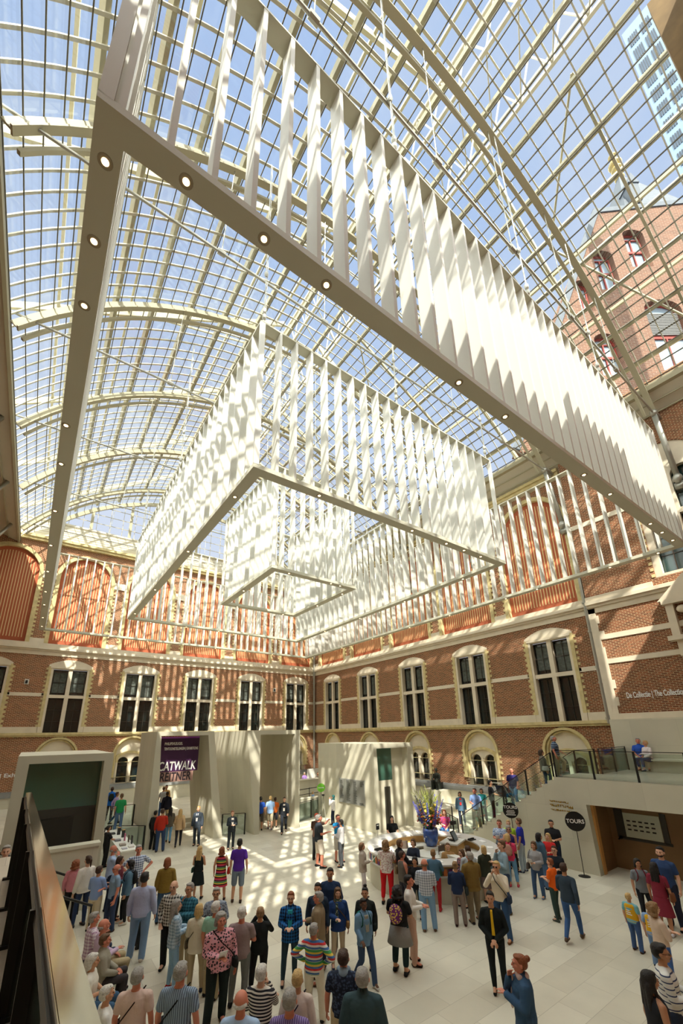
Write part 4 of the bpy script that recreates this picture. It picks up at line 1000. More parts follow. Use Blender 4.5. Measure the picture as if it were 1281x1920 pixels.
def joints(pose):
    a = POSE[pose]; out = {'arms':[], 'legs':[]}
    for i, s in ((0,1),(1,-1)):
        e, w = ARM[a[i]]; f = 1
        if a[i] == 'fold' and s == -1: w = (w[0], w[1]+.035, w[2]+.035)
        out['arms'].append([Vector((s*.168,-.008,1.385)), Vector((s*e[0],e[1],e[2])), Vector((s*w[0],w[1],w[2]))])
        k, n = LEG[a[2+i]]
        out['legs'].append([Vector((s*.095,0,.93)), Vector((s*k[0],k[1],k[2])), Vector((s*n[0],n[1],n[2]))])
    return out
def hand(bm, el, wr, s):
    d = (wr-el).normalized()
    side = Vector((0,0,1)).cross(d)
    if side.length < .3: side = Vector((0,1,0))
    side.normalize(); side *= -s if abs(d.z) < .7 else 1
    nrm = d.cross(side)*(1)
    inn = Vector((-s,0,0)) if abs(d.z) > .7 else Vector((0,0,-1))
    if nrm.dot(inn) < 0: nrm = -nrm
    p0 = wr+d*.015; p1 = wr+d*.085
    for q in (-.024,-.008,.008,.024): cap(bm, p0+side*q*.8, p1+side*q*1.1, .014, .013, 8)
    for j, (q, ln) in enumerate(((-.034,.062),(-.0115,.078),(.0115,.084),(.034,.074))):
        b0 = p1+side*q*.95; b1 = b0+(d+side*q*2.2+nrm*.25).normalized()*ln*.5; b2 = b1+(d*.8+side*q*1.2+nrm*.75).normalized()*ln*.5
        chain(bm, [b0,b1,b2], [.0092,.0085,.0075], 8)
    t0 = wr+d*.03+side*.026; t1 = t0+(d*.55+side*.8+nrm*.2).normalized()*.045; t2 = t1+(d*.9+side*.2+nrm*.4).normalized()*.032
    chain(bm, [t0,t1,t2], [.013,.0105,.009], 8)
def sitfix(pose, me):
    if pose in SITS:
        for v in me.vertices:
            v.co.z -= .43
    return me
_bc = {}
def body_mesh(pose):
    if ('body',pose) in _bc: return _bc[('body',pose)]
    J = joints(pose); bm = BM()
    loft(bm, [(0,0,.84,.12,.08),(0,0,.88,.155,.105),(0,-.005,.95,.165,.115),(0,.0,1.08,.142,.1),(0,.0,1.2,.15,.105),(0,0,1.32,.165,.11),(0,-.005,1.38,.15,.095),(0,-.01,1.43,.1,.072),(0,-.01,1.48,.055,.055)])
    cap(bm, (0,-.012,1.44), (0,.004,1.56), .056, .052)
    # head: skull, jaw, nose, brow, ears, lips
    ball(bm, (0,-.008,1.655), .077, .096, .097, 18, 12); ball(bm, (0,.028,1.605), .06, .068, .078, 16, 10); cap(bm, (0,.05,1.555),(0,.062,1.548), .03, .026)
    cap(bm, (0,.096,1.648), (0,.108,1.615), .009, .014); ball(bm, (0,.112,1.608), .012,.012,.01)
    cap(bm, (-.035,.08,1.662),(.035,.08,1.662), .012, .012); cap(bm, (-.018,.09,1.578),(.018,.09,1.578), .008, .008)
    for s in (-1,1): ball(bm, (s*.08,-.01,1.625), .012,.02,.03); ball(bm, (s*.045,.06,1.61), .025,.025,.025)
    for (S, E_, W_), s in zip(J['arms'], (1,-1)):
        cap(bm, (s*.05,-.01,1.425), S, .05, .05); chain(bm, [S, S.lerp(E_,.5), E_, E_.lerp(W_,.35), W_], [.054,.047,.038,.038,.026]); hand(bm, E_, W_, s)
    for (H_, K_, N_) in J['legs']:
        chain(bm, [H_, H_.lerp(K_,.4), K_, K_.lerp(N_,.35), N_], [.088,.078,.054,.055,.037]); cap(bm, N_, N_+Vector((0,.13,-.04)), .035, .03); cap(bm, N_, N_+Vector((0,-.03,-.035)), .035, .034)
    me = sitfix(pose, remesh(bm, .0075, 1)); _bc[('body',pose)] = me; return me
def torso(bm, off, z0, z1=1.47, flare=0):
    r = [(0,0,.88,.158,.11),(0,-.003,.95,.166,.116),(0,.0,1.08,.148,.108),(0,.002,1.2,.154,.112),(0,.002,1.32,.168,.114),(0,-.005,1.38,.152,.098),(0,-.01,1.43,.104,.076),(0,-.01,1.468,.066,.062)]
    rr = [x for x in r if z0+.01 < x[2] <= z1]
    b = [x for x in r if x[2] <= z0+.01]; b = b[-1] if b else r[0]
    rr = [(b[0],b[1],z0,b[3]+flare,b[4]+flare)] + rr
    loft(bm, [(a,c,z,x+off*(1 if z < 1.44 else .55),y+off*(1 if z < 1.44 else .55)) for a,c,z,x,y in rr], 24)
def top_mesh(pose, kind):
    k = (kind, pose)
    if k in _bc: return _bc[k]
    J = joints(pose); bm = BM()
    sit = pose in SITS
    off, z0 = {'tee':(.018,.87),'polo':(.02,.86),'long':(.018,.87),'jacket':(.034,.80),'blouse':(.03,.84),'tank':(.012,.9),'dress':(.016,.9),'dress_s':(.016,.9),'vest':(.03,.84)}[kind]
    if sit: z0 = max(z0, .9)
    torso(bm, off, z0, flare=.012 if kind in ('jacket','blouse') else 0)
    for (S, E_, W_), s in zip(J['arms'], (1,-1)):
        if kind in ('tee','polo','dress_s'):
            m_ = S.lerp(E_, .62); cap(bm, (s*.05,-.01,1.42), S, .055+off*.3, .058+off*.3); chain(bm, [S, m_], [.066+off*.3, .058+off*.3])
        elif kind in ('long','jacket','blouse'):
            o2 = off*.55; cap(bm, (s*.05,-.01,1.42), S, .053+o2, .056+o2); chain(bm, [S, S.lerp(E_,.5), E_, E_.lerp(W_,.5), W_.lerp(E_,.08)], [.06+o2,.054+o2,.046+o2,.043+o2,.036+o2])
        else:
            cap(bm, (s*.07,-.01,1.4), (s*.11,-.01,1.41), .045, .04)
    if kind == 'polo': cap(bm, (0,-.015,1.46),(0,.0,1.485), .066,.064)
    if kind == 'jacket':
        cap(bm, (.05,.09,1.42),(.02,.125,1.2), .018,.012); cap(bm, (-.05,.09,1.42),(-.02,.125,1.2), .018,.012); cap(bm, (0,-.03,1.46),(0,-.015,1.49), .075,.07)
    if kind in ('dress','dress_s'):
        if sit: loft(bm, [(0,.1,.86,.2,.2),(0,.05,.98,.18,.14)])
        else: loft(bm, [(0,0,.48,.25,.2),(0,0,.7,.22,.165),(0,0,.9,.182,.132),(0,0,1.0,.165,.12)], 28)
    me = sitfix(pose, remesh(bm, .0115, 2)); _bc[k] = me; return me
def bot_mesh(pose, kind):
    k = (kind, pose)
    if k in _bc: return _bc[k]
    J = joints(pose); bm = BM(); sit = pose in SITS
    loft(bm, [(0,0,.82,.13,.09),(0,0,.88,.168,.115),(0,-.004,.95,.172,.122),(0,0,1.0,.163,.115)], 22)
    if sit: cap(bm, (-.08,.03,.9),(.08,.03,.9), .1,.1)
    for (H_, K_, N_) in J['legs']:
        if kind == 'shorts': chain(bm, [H_, H_.lerp(K_,.5), K_.lerp(H_,.02)], [.098,.095,.085])
        elif kind == 'skirt': pass
        elif kind == 'slim': chain(bm, [H_, H_.lerp(K_,.4), K_, K_.lerp(N_,.35), N_.lerp(K_,.04)], [.097,.086,.063,.062,.046])
        elif kind == 'crop': chain(bm, [H_, H_.lerp(K_,.4), K_, K_.lerp(N_,.35), K_.lerp(N_,.7)], [.098,.088,.067,.066,.058])
        else: chain(bm, [H_, H_.lerp(K_,.4), K_, K_.lerp(N_,.5), N_+Vector((0,0,-.015))], [.1,.092,.073,.068,.062])
    if kind == 'skirt':
        if sit: loft(bm, [(0,.14,.84,.2,.24),(0,.05,.98,.17,.13)])
        else: loft(bm, [(0,0,.45,.22,.18),(0,0,.7,.205,.155),(0,0,.92,.176,.126)], 24)
    me = sitfix(pose, remesh(bm, .0115, 2)); _bc[k] = me; return me
def shoe_mesh(pose, i):
    k = ('shoe', pose, i)
    if k in _bc: return _bc[k]
    N_ = joints(pose)['legs'][i][2]; bm = BM()
    cap(bm, N_+Vector((0,-.035,-.045)), N_+Vector((0,.14,-.052)), .042, .034, flat=1); cap(bm, N_+Vector((0,-.01,-.02)), N_+Vector((0,.06,-.035)), .044, .036)
    me = remesh(bm, .012, 1)
    lo_ = N_.z-.085
    for v in me.vertices: v.co.z = max(v.co.z, lo_)
    sitfix(pose, me); _bc[k] = me; return me
def hair_mesh(pose, kind):
    k = ('hair', kind, pose in SITS)
    if k in _bc: return _bc[k]
    bm = BM()
    if kind != 'bald' and kind != 'headscarf':
        g = .01 if kind in ('bob','long','curly') else 0
        ball(bm, (0,-.026,1.675), .085+g, .095+g, .094+g*.6, 18, 12); ball(bm, (0,-.045,1.63), .083+g, .075+g, .08, 16, 10)
        ball(bm, (0,.02,1.732), .07, .06, .03, 16, 8)
    if kind == 'bald': ball(bm, (0,-.04,1.615), .086, .072, .045, 16, 8)
    if kind == 'cap': ball(bm, (0,-.01,1.69), .09, .107, .075, 18, 10); cap(bm, (0,.08,1.69),(0,.14,1.68), .05,.045, flat=.25)
    if kind in ('bob','long','curly'):
        for s in (-1,1): cap(bm, (s*.066,-.02,1.65),(s*.072,-.03,1.55), .034,.036)
        cap(bm, (0,-.07,1.64),(0,-.075,1.54), .075,.07)
    if kind == 'long':
        for s in (-.05,0,.05): cap(bm, (s,-.08,1.6),(s*1.3,-.11,1.32), .052,.036)
        for s in (-1,1): cap(bm, (s*.07,-.02,1.58),(s*.085,.03,1.38), .03,.022)
    if kind == 'curly':
        random.seed(2)
        for i in range(44):
            a = random.uniform(0,2*pi); b_ = random.uniform(-.6,1.4); p = Vector((.088*cos(a)*cos(b_), -.04+.095*sin(a)*cos(b_), 1.65+.09*sin(b_)))
            if p.y > .045 and p.z < 1.7: continue
            ball(bm, p, .03, u=8, v=6)
        for i in range(12): ball(bm, (.1*cos(pi+pi*i/11), -.05+.075*sin(pi+pi*i/11), 1.53), .032, u=8, v=6)
    if kind == 'pony': cap(bm, (0,-.12,1.69),(0,-.16,1.66), .024,.03); cap(bm, (0,-.16,1.66),(0,-.17,1.5), .034,.018)
    if kind == 'bun': ball(bm, (0,-.125,1.71), .045, .04, .045)
    if kind == 'topbun': ball(bm, (0,-.05,1.785), .05, .05, .042)
    if kind == 'headscarf': ball(bm, (0,-.025,1.66), .097, .108, .11, 18, 12); cap(bm, (0,-.03,1.55),(0,-.02,1.47), .085,.1); cap(bm, (-.06,.03,1.55),(.06,.03,1.55), .03,.03)
    me = remesh(bm, .0095, 2)
    if pose in SITS:
        for v in me.vertices: v.co.z -= .43
    _bc[k] = me; return me
def face_parts(pose):
    k = ('face', pose in SITS)
    if k in _bc: return _bc[k]
    dz = -.43 if pose in SITS else 0
    e = BM()
    for s in (-1,1): ball(e, (s*.031,.0895,1.641+dz), .0095,.008,.006, 8, 6); cap(e, (s*.018,.099,1.665+dz),(s*.046,.09,1.667+dz), .004,.003, 6)
    me = D.meshes.new('e'); e.to_mesh(me); e.free()
    l = BM(); cap(l, (-.02,.099,1.578+dz),(.02,.099,1.578+dz), .006,.006, 6); ml = D.meshes.new('l'); l.to_mesh(ml); l.free()
    _bc[k] = (me, ml); return _bc[k]
def beard_mesh(pose):
    k = ('beard', pose in SITS)
    if k in _bc: return _bc[k]
    bm = BM(); dz = -.43 if pose in SITS else 0
    ball(bm, (0,.035,1.57+dz), .062,.065,.045); me = remesh(bm, .01, 1); _bc[k] = me; return me
def cloth(spec):
    # spec: (r,g,b) or ('kind', c1, c2)
    if spec in _mc: return _mc[spec]
    if not isinstance(spec[0], str):
        m, n, l, b = nt('cloth %d %d %d' % tuple(spec)); b.inputs['Base Color'].default_value = c4(srgb(*spec)); b.inputs['Roughness'].default_value = .85; b.inputs['Specular IOR Level'].default_value = .2
        t = n.new('ShaderNodeTexCoord')
    else:
        kind, c1, c2 = spec; m, n, l, b = nt('cloth ' + kind + str(len(_mc))); b.inputs['Roughness'].default_value = .85; b.inputs['Specular IOR Level'].default_value = .2
        t = n.new('ShaderNodeTexCoord'); mix = n.new('ShaderNodeMixRGB'); mix.inputs[1].default_value = c4(srgb(*c1)); mix.inputs[2].default_value = c4(srgb(*c2))
        def wave(axis, freq, thr):
            s_ = n.new('ShaderNodeSeparateXYZ'); l.new(t.outputs['Object'], s_.inputs[0])
            a = n.new('ShaderNodeMath'); a.operation = 'MULTIPLY'; a.inputs[1].default_value = freq; l.new(s_.outputs[axis], a.inputs[0])
            f = n.new('ShaderNodeMath'); f.operation = 'FRACT'; l.new(a.outputs[0], f.inputs[0])
            g = n.new('ShaderNodeMath'); g.operation = 'GREATER_THAN'; g.inputs[1].default_value = thr; l.new(f.outputs[0], g.inputs[0]); return g
        if kind == 'stripe': g = wave('Z', 22, .5); l.new(g.outputs[0], mix.inputs[0])
        elif kind == 'thin': g = wave('Z', 14, .78); l.new(g.outputs[0], mix.inputs[0])
        elif kind == 'pin': g = wave('X', 40, .55); l.new(g.outputs[0], mix.inputs[0])
        elif kind == 'plaid':
            g = wave('Z', 16, .55); h = wave('X', 18, .55); a = n.new('ShaderNodeMath'); a.operation = 'ADD'; l.new(g.outputs[0], a.inputs[0]); l.new(h.outputs[0], a.inputs[1])
            d2 = n.new('ShaderNodeMath'); d2.operation = 'MULTIPLY'; d2.inputs[1].default_value = .5; l.new(a.outputs[0], d2.inputs[0]); l.new(d2.outputs[0], mix.inputs[0])
        elif kind == 'multi':
            s_ = n.new('ShaderNodeSeparateXYZ'); l.new(t.outputs['Object'], s_.inputs[0]); a = n.new('ShaderNodeMath'); a.operation = 'MULTIPLY'; a.inputs[1].default_value = 4.5; l.new(s_.outputs['Z'], a.inputs[0])
            f = n.new('ShaderNodeMath'); f.operation = 'FRACT'; l.new(a.outputs[0], f.inputs[0]); r_ = n.new('ShaderNodeValToRGB'); r_.color_ramp.interpolation = 'CONSTANT'
            cs_ = [c1, c2, (200,60,60), c1, (220,190,80), (70,150,90), c1]; r_.color_ramp.elements[0].color = c4(srgb(*cs_[0])); r_.color_ramp.elements[1].position = .97; r_.color_ramp.elements[1].color = c4(srgb(*cs_[1]))
            for i in range(1, 6): e_ = r_.color_ramp.elements.new(i/6.5); e_.color = c4(srgb(*cs_[i]))
            l.new(f.outputs[0], r_.inputs[0]); l.new(r_.outputs[0], b.inputs['Base Color'])
        else:
            v = n.new('ShaderNodeTexVoronoi'); v.inputs['Scale'].default_value = 26; l.new(t.outputs['Object'], v.inputs['Vector'])
            g = n.new('ShaderNodeMath'); g.operation = 'LESS_THAN'; g.inputs[1].default_value = .42; l.new(v.outputs['Distance'], g.inputs[0]); l.new(g.outputs[0], mix.inputs[0])
        if kind != 'multi': l.new(mix.outputs[0], b.inputs['Base Color'])
    no = n.new('ShaderNodeTexNoise'); no.inputs['Scale'].default_value = 9; no.inputs['Detail'].default_value = 3; l.new(t.outputs['Object'], no.inputs['Vector'])
    bu = n.new('ShaderNodeBump'); bu.inputs['Strength'].default_value = .55; bu.inputs['Distance'].default_value = .03; l.new(no.outputs['Fac'], bu.inputs['Height']); l.new(bu.outputs[0], b.inputs['Normal'])
    _mc[spec] = m; return m
SK = {'l':(214,168,140), 'm':(186,136,104), 'd':(104,72,54), 't':(200,150,118), 'r':(206,132,108)}
HC = {'bk':(30,26,24), 'db':(64,44,32), 'br':(98,70,46), 'lb':(140,108,72), 'bl':(196,164,108), 'gr':(150,146,140), 'wh':(206,202,194), 'rd':(130,72,40), 'tl':(20,80,80), 'or':(200,80,50)}
def part(nm, me, m, root):
    o = D.objects.new(nm, me); COL.objects.link(o); o.parent = root
    if not me.materials: me.materials.append(None)
    o.material_slots[0].link = 'OBJECT'; o.material_slots[0].material = m
    return o
def bagmesh(kind):
    if ('bag',kind) in _bc: return _bc[('bag',kind)]
    bm = BM()
    if kind == 'pack': ball(bm, (0,-.19,1.24), .14,.09,.2, 16, 12); ball(bm, (0,-.25,1.16), .1,.05,.1)
    elif kind == 'hand': loft(bm, [(.27,.02,.86,.05,.13),(.27,.02,.9,.06,.15),(.27,.02,1.02,.05,.13),(.27,.02,1.06,.03,.11)]); 
    elif kind == 'side': loft(bm, [(-.24,.06,.86,.045,.12),(-.24,.06,.9,.05,.13),(-.24,.06,1.0,.045,.12),(-.24,.06,1.02,.03,.11)])
    if kind == 'pack': me = remesh(bm, .012, 2)
    else:
        me = remesh(bm, .011, 2)
    _bc[('bag',kind)] = me; return me
def strapmesh(kind):
    if ('strap',kind) in _bc: return _bc[('strap',kind)]
    bm = BM()
    if kind == 'pack':
        for s in (-1,1): path(bm, [(s*.09,-.13,1.06),(s*.15,.02,1.12),(s*.12,.135,1.25),(s*.1,.12,1.38),(s*.1,.0,1.48),(s*.09,-.13,1.4)], .014, 6)
    elif kind == 'hand': path(bm, [(.25,.1,1.02),(.215,.09,1.25),(.15,.03,1.49),(.2,-.08,1.3),(.25,-.08,1.02)], .008, 6)
    else: path(bm, [(-.24,.12,1.0),(-.15,.16,1.15),(.02,.15,1.34),(.12,.03,1.49),(.02,-.13,1.35),(-.16,-.13,1.1),(-.24,-.02,1.0)], .009, 6)
    me = D.meshes.new('s'); bm.to_mesh(me); bm.free(); _bc[('strap',kind)] = me; return me
def person(x, y, z, h, yaw, pose, hair, skin, top, tc, bot, bc, sc, label, girth=1.0, extra=()):
    root = empty('person', (x, y, z), yaw); tag(root, label, 'person', 'museum visitors and staff')
    s = h/1.75; root.scale = (s*girth, s*girth, s)
    skm = mat('skin '+skin, srgb(*SK[skin]), .55, spec=.3)
    part('body', body_mesh(pose), skm, root)
    if hair:
        hk, hc = hair; part('headscarf' if hk == 'headscarf' else ('cap' if hk == 'cap' else 'hair'), hair_mesh(pose, hk), mat('hair '+hc, srgb(*HC[hc]), .6, bump=.6, bscale=60, vary=.2, vscale=30), root)
    e, l = face_parts(pose); part('eyes', e, mat('eye dark', srgb(50,36,30), .3), root); part('lips', l, mat('lips', srgb(168,96,84), .5), root)
    tn = {'tee':'t_shirt','polo':'polo_shirt','long':'shirt','jacket':'jacket','blouse':'blouse','tank':'tank_top','dress':'dress','dress_s':'dress','vest':'waistcoat'}[top]
    part(tn, top_mesh(pose, top), cloth(tc), root)
    if bot: part({'shorts':'shorts','skirt':'skirt'}.get(bot, 'trousers'), bot_mesh(pose, bot), cloth(bc), root)
    for i in (0,1): part('shoe', shoe_mesh(pose, i), cloth(sc), root)
    for ex in extra:
        k = ex[0]; dz = -.43 if pose in SITS else 0
        if k == 'beard': part('beard', beard_mesh(pose), mat('hair '+ex[1], srgb(*HC[ex[1]]), .6, bump=.6, bscale=60, vary=.2, vscale=30), root)
        elif k == 'shirt':   # shirt front seen between lapels
            bm = BM(); hexa(bm, [(-.04,.118,1.1),(.04,.118,1.1),(.04,.165,1.1),(-.04,.165,1.1)], [(-.055,.06,1.45),(.055,.06,1.45),(.055,.125,1.42),(-.055,.125,1.42)]); obj('shirt_front', bm, cloth(ex[1]), root)
        elif k == 'tie':
            bm = BM(); hexa(bm, [(-.03,.14,1.03),(.03,.14,1.03),(.03,.155,1.03),(-.03,.155,1.03)], [(-.02,.09,1.46),(.02,.09,1.46),(.02,.13,1.44),(-.02,.13,1.44)]); obj('necktie', bm, cloth(ex[1]), root)
        elif k == 'scarf':
            bm = BM(); cap(bm, (-.06,.03,1.47),(.06,.03,1.47), .045,.045); cap(bm, (0,-.05,1.47),(0,-.03,1.47), .07,.07); cap(bm, (.04,.12,1.42),(.05,.16,1.05), .038,.045, flat=.5); part('scarf', remesh(bm,.013,2), cloth(ex[1]), root)
        elif k == 'belt':
            bm = BM(); loft(bm, [(0,-.002,.955,.178,.128),(0,-.002,.99,.176,.126)], 24); obj('belt', bm, cloth(ex[1]), root)
        elif k == 'bib':
            bm = BM(); loft(bm, [(0,0,.92,.185,.135),(0,0,1.1,.178,.13),(0,0,1.38,.19,.128),(0,-.01,1.44,.12,.1)], 24); obj('yellow_bib', bm, cloth(ex[1]), root)
            for sgn, lines in ((1,1),(-1,1)):
                bm = BM()
                for q in range(3): bx(bm, -.08, .08-.03*q, sgn*.138-.004, sgn*.138+.004, 1.12+q*.06, 1.145+q*.06)
                obj('bib_print', bm, M['letter'], root)
        elif k == 'glasses':
            bm = BM()
            for sg in (-1,1): path(bm, [(sg*.033+.02*cos(2*pi*i/12), .104, 1.64+dz+.017*sin(2*pi*i/12)) for i in range(13)], .0025, 5); path(bm, [(sg*.055,.1,1.645+dz),(sg*.08,.0,1.645+dz)], .0025, 5)
            path(bm, [(-.013,.106,1.642+dz),(.013,.106,1.642+dz)], .0025, 5); obj('spectacles', bm, M['black'], root)
        elif k == 'shades':
            bm = BM()
            for sg in (-1,1): ball(bm, (sg*.034,.03 if ex[1] else .103,(1.74 if ex[1] else 1.64)+dz), .026,.008,.018, 10, 6)
            obj('sunglasses', bm, M['black'], root)
        elif k in ('pack','hand','side'):
            b_ = empty({'pack':'backpack','hand':'handbag','side':'shoulder_bag'}[k], (x,y,z+dz), yaw); b_.scale = root.scale
            tag(b_, ex[2], 'bag'); part('bag_body', bagmesh(k), cloth(ex[1]), b_); part('strap', strapmesh(k), cloth(tuple(int(v*.6) for v in ex[1]) if not isinstance(ex[1][0], str) else (50,40,40)), b_)
        elif k == 'paper':
            w = joints(pose)['arms'][0][2]; bm = BM(); bx(bm, -.075,.075,-.003,.003,-.02,.2)
            p_ = obj('paper', bm, mat('paper', (.8,.8,.78), .6) if len(ex) < 3 else cloth(ex[2])); p_.matrix_world = Matrix.Translation((x,y,z)) @ Matrix.Rotation(yaw,4,'Z') @ Matrix.Diagonal((s,s,s,1)) @ Matrix.Translation((w.x-.03, w.y+.09, w.z+dz)) @ Matrix.Rotation(-.7,4,'X')
            tag(p_, ex[1], 'paper')
        elif k == 'skirtover':
            bm = BM(); loft(bm, [(0,0,.6,.26,.2),(0,0,.8,.22,.17),(0,0,1.0,.172,.13)], 24); obj('skirt', bm, cloth(ex[1]), root, smooth=True)
    return root
